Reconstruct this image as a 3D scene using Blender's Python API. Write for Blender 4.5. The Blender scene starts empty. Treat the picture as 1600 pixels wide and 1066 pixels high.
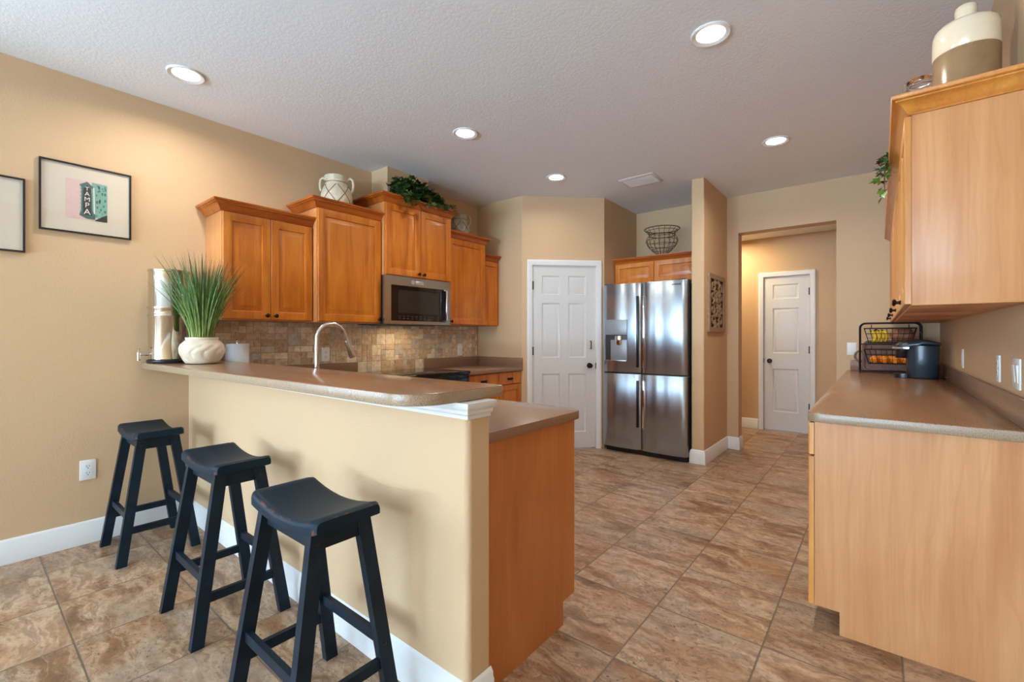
import bpy, bmesh, math, random
from mathutils import Vector, Matrix
R = math.radians
SC = bpy.context.scene
COL = SC.collection
random.seed(7)

# ------------------------------------------------------------------ camera
FPX, UV1, V0 = 709.63, 1374.62, 526.1
YAW = math.atan((UV1 - 800) / FPX)
cd = bpy.data.cameras.new('camera')
cd.sensor_width = 36.0
cd.lens = 36.0 * FPX / 1600
cd.shift_y = -(533 - V0) / 1600
cd.clip_start = 0.02
cam = bpy.data.objects.new('camera', cd)
COL.objects.link(cam)
cam.location = (0, 0, 1.215)
cam.rotation_euler = (R(90), 0, YAW)
SC.camera = cam

# ------------------------------------------------------------------ world, exposure
SC.view_settings.view_transform = 'Standard'
SC.view_settings.look = 'None'
SC.view_settings.exposure = -0.08
SC.view_settings.gamma = 1.0
SC.view_settings.use_curve_mapping = False
w = bpy.data.worlds.new('world')
SC.world = w
w.use_nodes = True
w.node_tree.nodes['Background'].inputs[0].default_value = (0.75, 0.87, 1.0, 1)
w.node_tree.nodes['Background'].inputs[1].default_value = 1.0

H = 2.725          # ceiling
XL = -3.628        # left wall
XR = 0.40          # right wall
YB = 5.322         # back wall
YR = -6.6          # rear wall (behind the camera)


def area(name, loc, rot, sx, sy, power, col, shape='RECTANGLE', spread=180):
    l = bpy.data.lights.new(name, 'AREA')
    l.shape = shape
    l.size = sx
    l.size_y = sy
    l.energy = power
    l.color = col
    l.spread = R(spread)
    o = bpy.data.objects.new(name, l)
    COL.objects.link(o)
    o.location = loc
    o.rotation_euler = rot
    return o


DAY = (0.51, 0.76, 1.0)
# daylight entering through the two glass doors of the wall behind the camera: sky light, plus an
# upward fill added to brighten the ceiling, modelled as ground bounce
for x_ in (-2.5, -0.6):
    area('daylight', (x_, YR + 0.03, 1.25), (R(90), 0, 0), 1.45, 2.2, 48, DAY)
    area('ceiling_fill', (x_, YR + 0.05, 0.9), (R(165), 0, 0), 1.45, 1.2, 650, DAY)
# daylight through the side window of the dining end
area('daylight', (XL + 0.03, -1.4, 1.45), (R(90), 0, R(-90)), 1.4, 1.4, 60, DAY)


def lin(r, g=None, b=None):
    f = lambda c: (c / 255 / 12.92) if c / 255 <= 0.04045 else ((c / 255 + 0.055) / 1.055) ** 2.4
    if g is None:
        r, g, b = r
    return (f(r), f(g), f(b), 1)


# ------------------------------------------------------------------ materials
class NT:
    def __init__(s, name):
        s.m = bpy.data.materials.new(name)
        s.m.use_nodes = True
        s.t = s.m.node_tree
        s.p = s.t.nodes['Principled BSDF']
        s.tc = None

    def n(s, typ, **kw):
        nd = s.t.nodes.new(typ)
        for k, v in kw.items():
            if k == 'inp':
                for i, x in v.items():
                    if isinstance(x, bpy.types.NodeSocket):
                        s.t.links.new(x, nd.inputs[i])
                    else:
                        nd.inputs[i].default_value = x
            else:
                setattr(nd, k, v)
        return nd

    def link(s, a, b):
        s.t.links.new(a, b)

    def obj(s):
        if not s.tc:
            s.tc = s.n('ShaderNodeTexCoord')
        return s.tc.outputs['Object']

    def mapping(s, scale=(1, 1, 1), loc=(0, 0, 0), rot=(0, 0, 0), src=None):
        return s.n('ShaderNodeMapping', inp={0: src or s.obj(), 1: loc, 2: rot, 3: scale}).outputs[0]

    def noise(s, vec, scale, detail=4, rough=0.55, dist=0.0):
        return s.n('ShaderNodeTexNoise', inp={'Vector': vec, 'Scale': scale, 'Detail': detail, 'Roughness': rough,
                                              'Distortion': dist}).outputs[0]

    def ramp(s, fac, stops):
        nd = s.n('ShaderNodeValToRGB', inp={0: fac})
        e = nd.color_ramp.elements
        while len(e) < len(stops):
            e.new(0.5)
        for el, (p, c) in zip(e, stops):
            el.position = p
            el.color = c if len(c) == 4 else (*c, 1)
        return nd.outputs[0]

    def mix(s, fac, a, b, mode='MIX'):
        nd = s.n('ShaderNodeMix', data_type='RGBA', blend_type=mode)
        for i, x in ((0, fac), (6, a), (7, b)):
            if isinstance(x, bpy.types.NodeSocket):
                s.link(x, nd.inputs[i])
            else:
                nd.inputs[i].default_value = x
        return nd.outputs[2]

    def math(s, op, a, b=None, c=None):
        nd = s.n('ShaderNodeMath', operation=op)
        for i, x in ((0, a), (1, b), (2, c)):
            if x is None:
                continue
            if isinstance(x, bpy.types.NodeSocket):
                s.link(x, nd.inputs[i])
            else:
                nd.inputs[i].default_value = x
        return nd.outputs[0]

    def bump(s, h, strength=0.3, dist=0.003):
        nd = s.n('ShaderNodeBump', inp={'Strength': strength, 'Distance': dist, 'Height': h})
        s.link(nd.outputs[0], s.p.inputs['Normal'])

    def set(s, **kw):
        for k, v in kw.items():
            k = {'base': 'Base Color', 'rough': 'Roughness', 'metal': 'Metallic', 'spec': 'Specular IOR Level',
                 'coat': 'Coat Weight', 'coatr': 'Coat Roughness', 'trans': 'Transmission Weight',
                 'ec': 'Emission Color', 'es': 'Emission Strength', 'ior': 'IOR', 'aniso': 'Anisotropic'}[k]
            if isinstance(v, bpy.types.NodeSocket):
                s.link(v, s.p.inputs[k])
            else:
                s.p.inputs[k].default_value = v
        return s


def plain(name, c, rough=0.5, metal=0.0, var=0.06, scale=30, bump=0.0, **kw):
    t = NT(name)
    n = t.noise(t.obj(), scale, 3)
    a = tuple(min(1, x * (1 + var)) for x in c[:3]) + (1,)
    b = tuple(x * (1 - var) for x in c[:3]) + (1,)
    t.set(base=t.ramp(n, [(0.3, b), (0.7, a)]), rough=rough, metal=metal, **kw)
    if bump:
        t.bump(n, bump, 0.002)
    return t.m


def paint(name, c):
    t = NT(name)
    big = t.noise(t.obj(), 1.3, 2)
    t.set(base=t.ramp(big, [(0.3, tuple(x * 0.97 for x in c[:3])), (0.7, c)]), rough=0.62, spec=0.3)
    n = t.noise(t.obj(), 130, 3, 0.5)
    t.bump(n, 0.35, 0.0025)
    return t.m


def ceilmat():
    t = NT('knockdown_ceiling')
    n1 = t.noise(t.obj(), 55, 5, 0.6, 0.6)
    n2 = t.noise(t.obj(), 95, 3, 0.5)
    k = t.ramp(n1, [(0.42, (0, 0, 0)), (0.56, (1, 1, 1))])
    h = t.math('ADD', k, t.math('MULTIPLY', n2, 0.5))
    t.set(base=lin(236, 242, 248), rough=0.85, spec=0.2)
    t.bump(h, 0.22, 0.003)
    return t.m


def wood(name, dark, mid, light, rough=0.33, axis=2, coat=0.25, fig=1.0):
    t = NT(name)
    info = t.n('ShaderNodeObjectInfo')
    off = t.n('ShaderNodeVectorMath', operation='SCALE', inp={0: (7.3, 3.1, 5.7)})
    t.link(info.outputs['Random'], off.inputs['Scale'])
    v = t.n('ShaderNodeVectorMath', operation='ADD', inp={0: t.obj(), 1: off.outputs[0]}).outputs[0]
    sc = [9, 9, 9]
    sc[axis] = 0.9
    m1 = t.mapping(tuple(sc), src=v)
    broad = t.noise(m1, 1.0 * fig, 3, 0.55, 0.9)
    sc2 = [70, 70, 70]
    sc2[axis] = 2.2
    m2 = t.mapping(tuple(sc2), src=v)
    fine = t.noise(m2, 1.6, 4, 0.6, 0.3)
    blot = t.noise(v, 3.5, 3, 0.6)
    f = t.math('ADD', t.math('MULTIPLY', broad, 0.62), t.math('MULTIPLY', fine, 0.22))
    f = t.math('ADD', f, t.math('MULTIPLY', blot, 0.16))
    c = t.ramp(f, [(0.34, dark), (0.5, mid), (0.66, light)])
    rings = t.n('ShaderNodeTexWave', wave_type='BANDS', bands_direction='X',
                inp={'Vector': t.mapping(tuple(x * 0.12 if i == axis else x * 0.25 for i, x in enumerate((9, 9, 9))), src=v),
                     'Scale': 2.2, 'Distortion': 9.0, 'Detail': 2.0, 'Detail Scale': 0.7}).outputs[1]
    line = t.ramp(rings, [(0.0, (1, 1, 1)), (0.10, (0, 0, 0))])
    c = t.mix(t.math('MULTIPLY', line, 0.22), c, dark)
    t.set(base=c, rough=rough, coat=coat, coatr=0.2, spec=0.4)
    t.bump(fine, 0.05, 0.001)
    return t.m


def laminate(name, a, b, rough=0.25):
    t = NT(name)
    n = t.noise(t.obj(), 420, 2, 0.7)
    n2 = t.noise(t.obj(), 160, 2, 0.6)
    c = t.ramp(n, [(0.36, b), (0.5, a), (0.66, tuple(min(1, x * 1.35) for x in a[:3]))])
    c = t.mix(t.ramp(n2, [(0.62, (0, 0, 0)), (0.7, (0.6, 0.6, 0.6))]), c, tuple(x * 0.55 for x in b[:3]) + (1,))
    t.set(base=c, rough=rough, spec=0.5)
    return t.m


def floormat():
    t = NT('slate_look_floor_tile')
    P_, X0, Y0 = 0.4237, -1.2053, 2.0024
    sep = t.n('ShaderNodeSeparateXYZ', inp={0: t.obj()})
    gx = t.math('DIVIDE', t.math('SUBTRACT', sep.outputs[0], X0), P_)
    gy = t.math('DIVIDE', t.math('SUBTRACT', sep.outputs[1], Y0), P_)
    cx, cy = t.math('FLOOR', gx), t.math('FLOOR', gy)
    fx, fy = t.math('FRACT', gx), t.math('FRACT', gy)
    cell = t.n('ShaderNodeCombineXYZ', inp={0: cx, 1: cy}).outputs[0]
    wn = t.n('ShaderNodeTexWhiteNoise', noise_dimensions='2D', inp={0: cell})
    # distance to the tile edge
    ex = t.math('MINIMUM', fx, t.math('SUBTRACT', 1.0, fx))
    ey = t.math('MINIMUM', fy, t.math('SUBTRACT', 1.0, fy))
    e = t.math('MINIMUM', ex, ey)
    e = t.math('ADD', e, t.math('MULTIPLY', t.math('SUBTRACT', t.noise(t.obj(), 60, 2), 0.5), 0.006))
    grout = t.ramp(e, [(0.0055, (1, 1, 1)), (0.0095, (0, 0, 0))])
    # every tile cut from another place of the stone
    off = t.n('ShaderNodeVectorMath', operation='SCALE', inp={0: wn.outputs['Color'], 'Scale': 37.0}).outputs[0]
    v = t.n('ShaderNodeVectorMath', operation='ADD', inp={0: t.obj(), 1: off}).outputs[0]
    warp = t.n('ShaderNodeTexNoise', inp={'Vector': v, 'Scale': 2.6, 'Detail': 5, 'Roughness': 0.6}).outputs['Color']
    wv = t.n('ShaderNodeVectorMath', operation='SCALE', inp={0: warp, 'Scale': 0.22}).outputs[0]
    v2 = t.n('ShaderNodeVectorMath', operation='ADD', inp={0: v, 1: wv}).outputs[0]
    m = t.mapping((1.0, 3.4, 1), rot=(0, 0, R(24)), src=v2)
    n1 = t.noise(m, 2.6, 10, 0.66, 0.25)
    c1 = t.ramp(n1, [(0.30, lin(98, 70, 48)), (0.41, lin(136, 100, 72)), (0.48, lin(164, 129, 98)),
                     (0.54, lin(192, 162, 132)), (0.61, lin(150, 117, 90)), (0.72, lin(206, 184, 160))])
    rust = t.noise(t.mapping((1, 2.2, 1), rot=(0, 0, R(20)), src=v2), 2.0, 5, 0.6)
    c1 = t.mix(t.ramp(rust, [(0.50, (0, 0, 0)), (0.66, (0.6, 0.6, 0.6))]), c1, lin(158, 110, 68))
    grey = t.noise(t.mapping((1.2, 1.6, 1), src=v2), 1.9, 5, 0.6)
    c1 = t.mix(t.ramp(grey, [(0.50, (0, 0, 0)), (0.66, (0.6, 0.6, 0.6))]), c1, lin(166, 146, 130))
    vein = t.noise(t.mapping((0.8, 2.6, 1), rot=(0, 0, R(24)), src=v2), 1.7, 4, 0.55, 0.5)
    vv = t.math('ABSOLUTE', t.math('SUBTRACT', vein, 0.5))
    c1 = t.mix(t.ramp(vv, [(0.0, (0.36, 0.36, 0.36)), (0.014, (0, 0, 0))]), c1, lin(206, 182, 154))
    crack = t.noise(t.mapping((0.8, 3.0, 1), rot=(0, 0, R(18)), src=v2), 2.9, 6, 0.65, 0.3)
    cv = t.math('ABSOLUTE', t.math('SUBTRACT', crack, 0.46))
    c1 = t.mix(t.ramp(cv, [(0.0, (0.5, 0.5, 0.5)), (0.014, (0, 0, 0))]), c1, lin(104, 74, 50))
    pit = t.noise(t.mapping((1, 1.3, 1), src=v), 55, 5, 0.65)
    pitm = t.noise(v, 3.1, 3)
    pf = t.math('MULTIPLY', t.ramp(pit, [(0.30, (1, 1, 1)), (0.44, (0, 0, 0))]),
                t.ramp(pitm, [(0.40, (0.15, 0.15, 0.15)), (0.58, (1, 1, 1))]))
    c1 = t.mix(pf, c1, lin(84, 62, 46))
    fineg = t.noise(v, 19, 7, 0.78)
    c1 = t.mix(0.45, c1, t.ramp(fineg, [(0.3, (0.25, 0.25, 0.25)), (0.7, (0.78, 0.78, 0.78))]), 'OVERLAY')
    tone = t.ramp(wn.outputs['Value'], [(0, (0.82, 0.82, 0.82)), (1, (0.98, 0.99, 1.0))])
    c1 = t.mix(1.0, c1, tone, 'MULTIPLY')
    c = t.mix(grout, c1, lin(112, 94, 78))
    t.set(base=c, rough=t.ramp(pit, [(0.3, (0.5,) * 3), (0.6, (0.36,) * 3)]), spec=0.45)
    h = t.math('SUBTRACT', t.math('ADD', t.math('MULTIPLY', n1, 0.6), t.math('MULTIPLY', pit, 0.3)), t.math('MULTIPLY', grout, 1.2))
    t.bump(h, 0.35, 0.004)
    return t.m


def travertine(name, c):
    t = NT(name)
    n = t.noise(t.obj(), 26, 6, 0.65, 0.6)
    n2 = t.noise(t.obj(), 110, 3, 0.6)
    col = t.ramp(n, [(0.3, tuple(x * 0.62 for x in c[:3])), (0.5, c), (0.7, tuple(min(1, x * 1.22) for x in c[:3]))])
    col = t.mix(t.ramp(n2, [(0.28, (0.8,) * 3), (0.36, (0,) * 3)]), col, tuple(x * 0.4 for x in c[:3]) + (1,))
    t.set(base=col, rough=0.55, spec=0.35)
    t.bump(n2, 0.4, 0.003)
    return t.m


def steel(name, c=(0.56, 0.55, 0.54), rough=0.22, axis=0, bumpy=0.0):
    t = NT(name)
    sc = [320, 320, 320]
    sc[axis] = 3
    n = t.noise(t.mapping(tuple(sc)), 1, 2)
    t.set(base=t.ramp(n, [(0.3, tuple(x * 0.93 for x in c)), (0.7, c)]), metal=1.0,
          rough=rough)
    if bumpy:
        b = t.noise(t.mapping((8, 8, 0.5)), 1.0, 0, 0.3)
        t.bump(b, bumpy, 0.04)
    return t.m


def glossy(name, c, rough=0.1, **kw):
    return plain(name, c, rough, var=0.03, **kw)


M = {}
M['wall'] = paint('tan_wall_paint', lin(206, 175, 139))
M['ceiling'] = ceilmat()
M['white'] = plain('white_trim_paint', lin(226, 228, 230), 0.38, var=0.015)
M['door'] = plain('white_door_paint', lin(208, 210, 211), 0.42, var=0.015)
M['floor'] = floormat()
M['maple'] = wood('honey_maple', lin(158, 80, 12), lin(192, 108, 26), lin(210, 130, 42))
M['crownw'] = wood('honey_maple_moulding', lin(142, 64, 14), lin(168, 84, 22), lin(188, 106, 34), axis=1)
M['crownx'] = wood('honey_maple_moulding_cross', lin(142, 64, 14), lin(168, 84, 22), lin(188, 106, 34), axis=0)
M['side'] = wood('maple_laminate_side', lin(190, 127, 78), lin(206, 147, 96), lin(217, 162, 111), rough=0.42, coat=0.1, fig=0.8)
M['penin_shade'] = wood('maple_laminate_shaded', lin(168, 100, 52), lin(184, 114, 62), lin(196, 128, 74), rough=0.4, coat=0.1, fig=0.8)  # side laminate again, shade of the panel turned from the windows in its colour
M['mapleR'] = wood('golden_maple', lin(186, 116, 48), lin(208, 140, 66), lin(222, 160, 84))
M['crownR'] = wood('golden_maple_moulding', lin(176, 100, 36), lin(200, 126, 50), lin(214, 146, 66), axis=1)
M['top'] = laminate('brown_laminate_top', lin(148, 112, 84), lin(118, 86, 62), 0.22)
M['edge'] = laminate('speckled_laminate_edge', lin(158, 136, 112), lin(116, 94, 74), 0.3)
M['lower'] = laminate('brown_laminate_lower', lin(140, 108, 88), lin(108, 82, 66), 0.26)
M['black'] = plain('black_worn_paint', (0.008, 0.017, 0.028, 1), 0.42, var=0.3, scale=12, spec=0.18)
M['bolt'] = plain('dark_bolt', (0.03, 0.03, 0.03, 1), 0.35, metal=0.8)
M['bronze'] = plain('dark_bronze', (0.018, 0.014, 0.012, 1), 0.35, metal=0.7)
M['blackiron'] = plain('black_wire', (0.012, 0.011, 0.010, 1), 0.42, metal=0.3)
M['browniron'] = plain('rusty_brown_wire', lin(62, 44, 34), 0.5, metal=0.4, var=0.3)
M['steelF'] = steel('brushed_fridge_steel', (0.42, 0.485, 0.55), 0.27, axis=0, bumpy=0.4)
M['steel'] = steel('brushed_steel', (0.50, 0.54, 0.57), 0.24, axis=1)
M['nickel'] = steel('brushed_nickel', (0.66, 0.66, 0.66), 0.22, axis=2)
M['polish'] = plain('polished_steel', (0.60, 0.55, 0.47, 1), 0.09, metal=1.0, var=0.02)
M['chrome'] = plain('chrome', (0.8, 0.8, 0.82, 1), 0.06, metal=1.0, var=0.02)
M['dgrey'] = plain('dark_grey_enamel', (0.035, 0.036, 0.038, 1), 0.4)
M['dispgrey'] = plain('dispenser_grey', (0.30, 0.33, 0.36, 1), 0.35, metal=0.3, var=0.02)
M['bglass'] = glossy('black_glass', (0.006, 0.006, 0.007, 1), 0.06)
M['bplastic'] = glossy('black_plastic', (0.010, 0.010, 0.011, 1), 0.28)
M['kplastic'] = glossy('blue_black_plastic', lin(44, 56, 66), 0.24)
M['ksilver'] = plain('silver_plastic', (0.62, 0.63, 0.64, 1), 0.2, metal=0.7, var=0.02)
M['outlet'] = plain('white_plastic', lin(232, 234, 234), 0.3, var=0.01)
M['slot'] = plain('slot_shadow', (0.02, 0.02, 0.02, 1), 0.5)
M['ceramic'] = plain('cream_ceramic', lin(222, 208, 184), 0.3, var=0.06, scale=14)
M['stoneware'] = plain('antique_cream_stoneware', lin(212, 200, 176), 0.32, var=0.10, scale=24, bump=0.1)
M['greyware'] = plain('weathered_grey_stoneware', lin(170, 158, 138), 0.3, var=0.25, scale=30, bump=0.1)
M['cord'] = plain('brown_cord', lin(122, 98, 74), 0.8, var=0.2)
M['blade'] = plain('grass_blade', lin(74, 112, 62), 0.45, var=0.4, scale=22)
M['ivy'] = plain('ivy_leaf', lin(42, 74, 34), 0.35, var=0.55, scale=16)
M['ivyl'] = plain('ivy_leaf_light', lin(98, 138, 58), 0.4, var=0.4, scale=20)
M['stem'] = plain('brown_stem', lin(82, 66, 40), 0.7)
M['paper'] = plain('white_paper', lin(230, 232, 234), 0.9, var=0.02, bump=0.2)
M['mat'] = plain('cream_mat_board', lin(212, 201, 184), 0.8, var=0.01)
M['frame'] = plain('black_frame', (0.012, 0.010, 0.009, 1), 0.35)
M['pink'] = plain('print_pink', lin(214, 184, 180), 0.7, var=0.04)
M['teal'] = plain('print_teal', lin(122, 170, 158), 0.7, var=0.12, scale=160)
M['tealm'] = plain('print_dark_teal', lin(70, 104, 98), 0.7, var=0.3, scale=160)
M['ink'] = plain('print_black', lin(40, 40, 42), 0.7, var=0.3, scale=160)
M['inkw'] = plain('print_white', lin(236, 228, 222), 0.7, var=0.02)
M['cream'] = plain('cream_glaze', lin(238, 220, 190), 0.14, var=0.02, coat=0.5)
M['brownglaze'] = plain('taupe_brown_glaze', lin(148, 118, 84), 0.22, var=0.16, scale=9)
M['orange'] = plain('orange_peel', lin(240, 134, 18), 0.38, var=0.08, scale=90, bump=0.15)
M['banana'] = plain('banana_peel', lin(226, 184, 40), 0.45, var=0.12, scale=30)
M['bananat'] = plain('banana_tip', lin(74, 56, 26), 0.7)
M['loaf'] = plain('brown_crust', lin(142, 92, 66), 0.6, var=0.2, scale=20, bump=0.3)
M['wicker'] = plain('mauve_brown_woven', lin(128, 98, 92), 0.8, var=0.25, scale=120, bump=0.5)
M['carved'] = plain('carved_taupe_wood', lin(156, 132, 104), 0.7, var=0.18, scale=40, bump=0.3)
M['carvedin'] = plain('carved_wood_recess', lin(66, 48, 34), 0.8)
M['grille'] = plain('white_metal_grille', lin(226, 226, 224), 0.45, var=0.01)
M['mwin'] = glossy('dark_oven_window', (0.022, 0.02, 0.018, 1), 0.08)
M['glass'] = NT('clear_glass').set(base=(1, 1, 1, 1), rough=0.02, trans=1.0, ior=1.45).m
M['lens'] = NT('lit_lens').set(base=(1, 1, 1, 1), ec=(1.0, 0.95, 0.86, 1), es=9.0).m
M['sky'] = NT('daylit_glass').set(base=(0.8, 0.9, 1, 1), rough=0.1, ec=(0.9, 0.95, 1, 1), es=2.2).m
TRAV = [travertine('travertine_%s' % n, lin(*c)) for n, c in
        (('beige', (214, 192, 164)), ('tan', (200, 174, 142)), ('cream', (228, 212, 188)), ('brown', (184, 158, 128)),
         ('grey', (196, 186, 170)), ('rose', (206, 178, 154)))]
M['groutm'] = plain('sand_grout', lin(184, 168, 146), 0.85, var=0.06, scale=80)


# ------------------------------------------------------------------ mesh builder
class B:
    def __init__(s):
        s.bm = bmesh.new()

    def absorb(s, tb, mi=0, Mx=None):
        for f in tb.faces:
            f.material_index = mi
        if Mx is not None:
            bmesh.ops.transform(tb, matrix=Mx, verts=tb.verts)
        me = bpy.data.meshes.new('tmp')
        tb.to_mesh(me)
        tb.free()
        s.bm.from_mesh(me)
        bpy.data.meshes.remove(me)
        return s

    def box(s, x0, x1, y0, y1, z0, z1, bev=0.0, seg=2, mi=0, Mx=None):
        tb = bmesh.new()
        bmesh.ops.create_cube(tb, size=1)
        for v in tb.verts:
            v.co = Vector(((x0 + x1) / 2 + v.co.x * (x1 - x0), (y0 + y1) / 2 + v.co.y * (y1 - y0),
                           (z0 + z1) / 2 + v.co.z * (z1 - z0)))
        if bev:
            bmesh.ops.bevel(tb, geom=list(tb.edges), offset=bev, segments=seg, affect='EDGES', profile=0.5)
        return s.absorb(tb, mi, Mx)

    def loft(s, rings, cap0=True, cap1=True, closed=True, mi=0, Mx=None):
        tb = bmesh.new()
        vs = [[tb.verts.new(p) for p in r] for r in rings]
        n = len(rings[0])
        for a, b in zip(vs, vs[1:]):
            for i in range(n if closed else n - 1):
                j = (i + 1) % n
                try:
                    tb.faces.new((a[i], a[j], b[j], b[i]))
                except ValueError:
                    pass
        if cap0 and n > 2:
            tb.faces.new(vs[0][::-1])
        if cap1 and n > 2:
            tb.faces.new(vs[-1])
        bmesh.ops.recalc_face_normals(tb, faces=tb.faces)
        return s.absorb(tb, mi, Mx)

    def lathe(s, prof, c=(0, 0, 0), n=40, mi=0, Mx=None, fr=None):
        rings = []
        for k, (r, z) in enumerate(prof):
            ring = []
            for i in range(n):
                th = 2 * math.pi * i / n
                rr = max(r, 1e-4) * (fr(th, z, k) if fr else 1)
                ring.append((c[0] + rr * math.cos(th), c[1] + rr * math.sin(th), c[2] + z))
            rings.append(ring)
        return s.loft(rings, mi=mi, Mx=Mx)

    def tube(s, pts, r, n=10, closed=False, mi=0, Mx=None):
        pts = [Vector(p) for p in pts]
        N = len(pts)
        rs = r if isinstance(r, (list, tuple)) else [r] * N
        tans = []
        for i in range(N):
            if closed:
                d = pts[(i + 1) % N] - pts[i - 1]
            else:
                d = pts[min(i + 1, N - 1)] - pts[max(i - 1, 0)]
            tans.append(d.normalized())
        t0 = tans[0]
        up = Vector((0, 0, 1)) if abs(t0.z) < 0.9 else Vector((1, 0, 0))
        u = t0.cross(up).normalized()
        rings = []
        for i in range(N):
            t = tans[i]
            u = (u - t * u.dot(t)).normalized()
            v = t.cross(u)
            rings.append([pts[i] + (u * math.cos(a) + v * math.sin(a)) * rs[i]
                          for a in (2 * math.pi * k / n for k in range(n))])
        if closed:
            rings.append(rings[0])
            return s.loft(rings, cap0=False, cap1=False, mi=mi, Mx=Mx)
        return s.loft(rings, mi=mi, Mx=Mx)

    def prism(s, pts, z0, z1, bev=0.0, mi=0, Mx=None, seg=2):
        tb = bmesh.new()
        a = [tb.verts.new((p[0], p[1], z0)) for p in pts]
        b = [tb.verts.new((p[0], p[1], z1)) for p in pts]
        n = len(pts)
        tb.faces.new(a[::-1])
        tb.faces.new(b)
        for i in range(n):
            j = (i + 1) % n
            tb.faces.new((a[i], a[j], b[j], b[i]))
        bmesh.ops.recalc_face_normals(tb, faces=tb.faces)
        if bev:
            ed = [e for e in tb.edges if abs(e.verts[0].co.z - e.verts[1].co.z) < 1e-6]
            bmesh.ops.bevel(tb, geom=ed, offset=bev, segments=seg, affect='EDGES', profile=0.5)
        return s.absorb(tb, mi, Mx)

    def sweep(s, path, prof, O=(0, 0, 0), U=(1, 0, 0), V=(0, 1, 0), W=(0, 0, 1), side=1, closed=False, mi=0):
        """sweep a profile [(d, h)] along a mitred 2-D path; d goes to the right of travel (side=1)"""
        P2 = [Vector(p) for p in path]
        O, U, V, W = Vector(O), Vector(U), Vector(V), Vector(W)
        N = len(P2)
        rings = []
        for i in range(N):
            ds = []
            if i > 0 or closed:
                ds.append((P2[i] - P2[i - 1]).normalized())
            if i < N - 1 or closed:
                ds.append((P2[(i + 1) % N] - P2[i]).normalized())
            ns = [Vector((d.y, -d.x)) * side for d in ds]
            m = ns[0] if len(ns) == 1 else (ns[0] + ns[1]) / (1 + ns[0].dot(ns[1]))
            rings.append([O + U * (P2[i].x + m.x * d) + V * (P2[i].y + m.y * d) + W * h for d, h in prof])
        if closed:
            rings.append(rings[0])
        return s.loft(rings, cap0=not closed, cap1=not closed, mi=mi)

    def quad(s, pts, mi=0):
        vs = [s.bm.verts.new(p) for p in pts]
        f = s.bm.faces.new(vs)
        f.material_index = mi
        return s

    def panelrings(s, O, A, N, w, h, rings, mi=0):
        """nested rectangles (inset, height out of the face)"""
        O, A, N = Vector(O), Vector(A), Vector(N)
        Z = Vector((0, 0, 1))
        rr = []
        for ins, ht in rings:
            rr.append([O + A * a + Z * b + N * ht for a, b in ((ins, ins), (w - ins, ins), (w - ins, h - ins), (ins, h - ins))])
        return s.loft(rr, mi=mi)


def empty(name, loc):
    o = bpy.data.objects.new(name, None)
    COL.objects.link(o)
    o.location = loc
    o.empty_display_size = 0.1
    return o


def worldloc(o):
    v = Vector(o.location)
    while o.parent:
        o = o.parent
        v = v + Vector(o.location)
    return v


def obj(name, b, mats, parent=None, loc=(0, 0, 0), angle=38):
    me = bpy.data.meshes.new(name)
    base = worldloc(parent) if parent else Vector(loc)
    bmesh.ops.translate(b.bm, vec=-base, verts=b.bm.verts)
    b.bm.to_mesh(me)
    b.bm.free()
    for m in (mats if isinstance(mats, (list, tuple)) else [mats]):
        me.materials.append(M[m] if isinstance(m, str) else m)
    me.polygons.foreach_set('use_smooth', [True] * len(me.polygons))
    me.set_sharp_from_angle(angle=R(angle))
    o = bpy.data.objects.new(name, me)
    COL.objects.link(o)
    if parent:
        o.parent = parent
    else:
        o.location = base
    return o


def tag(o, label, cat, group=None):
    o['label'] = label
    o['category'] = cat
    if group:
        o['group'] = group
    return o


def struct(o, label=None):
    o['kind'] = 'structure'
    if label:
        o['label'] = label
    return o


def thing(name, loc, label, cat, group=None):
    return tag(empty(name, loc), label, cat, group)


def copytree(src, loc, label):
    c = src.copy()
    COL.objects.link(c)
    c.location = loc
    c['label'] = label
    for ch in list(src.children):
        d = ch.copy()
        COL.objects.link(d)
        d.parent = c
        for g in list(ch.children):
            e = g.copy()
            COL.objects.link(e)
            e.parent = d
    return c


def textmesh(body, size, mat, Mx, extrude=0.0006, align='CENTER', parent=None, name='lettering', font_scale=(1, 1)):
    cu = bpy.data.curves.new('txt', 'FONT')
    cu.body = body
    cu.size = size
    cu.align_x = align
    cu.align_y = 'CENTER'
    cu.extrude = extrude
    o = bpy.data.objects.new('txt', cu)
    COL.objects.link(o)
    dg = bpy.context.evaluated_depsgraph_get()
    me = bpy.data.meshes.new_from_object(o.evaluated_get(dg))
    bpy.data.objects.remove(o)
    b = B()
    b.bm.from_mesh(me)
    bpy.data.meshes.remove(me)
    bmesh.ops.transform(b.bm, matrix=Mx, verts=b.bm.verts)
    for f in b.bm.faces:
        f.material_index = 0
    return obj(name, b, mat, parent)


def frame(O, A, N):
    """matrix: local x along A, local y up, local z out along N"""
    A, N = Vector(A).normalized(), Vector(N).normalized()
    m = Matrix((A, Vector((0, 0, 1)), N)).transposed().to_4x4()
    m.translation = Vector(O)
    return m


def rounded(pts, rad, seg=8):
    """polygon with rounded corners; rad per corner"""
    out = []
    n = len(pts)
    for i, p in enumerate(pts):
        r = rad[i]
        p = Vector(p)
        if r <= 0:
            out.append(p)
            continue
        a = (Vector(pts[i - 1]) - p).normalized()
        c = (Vector(pts[(i + 1) % n]) - p).normalized()
        half = a.angle(c) / 2
        t = r / math.tan(half)
        cen = p + (a + c).normalized() * (r / math.sin(half))
        s0 = p + a * t - cen
        s1 = p + c * t - cen
        ang = s0.angle_signed(s1)
        a0 = math.atan2(s0.y, s0.x)
        for k in range(seg + 1):
            th = a0 - ang * k / seg
            out.append(cen + Vector((math.cos(th), math.sin(th))) * r)
    return out


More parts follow.
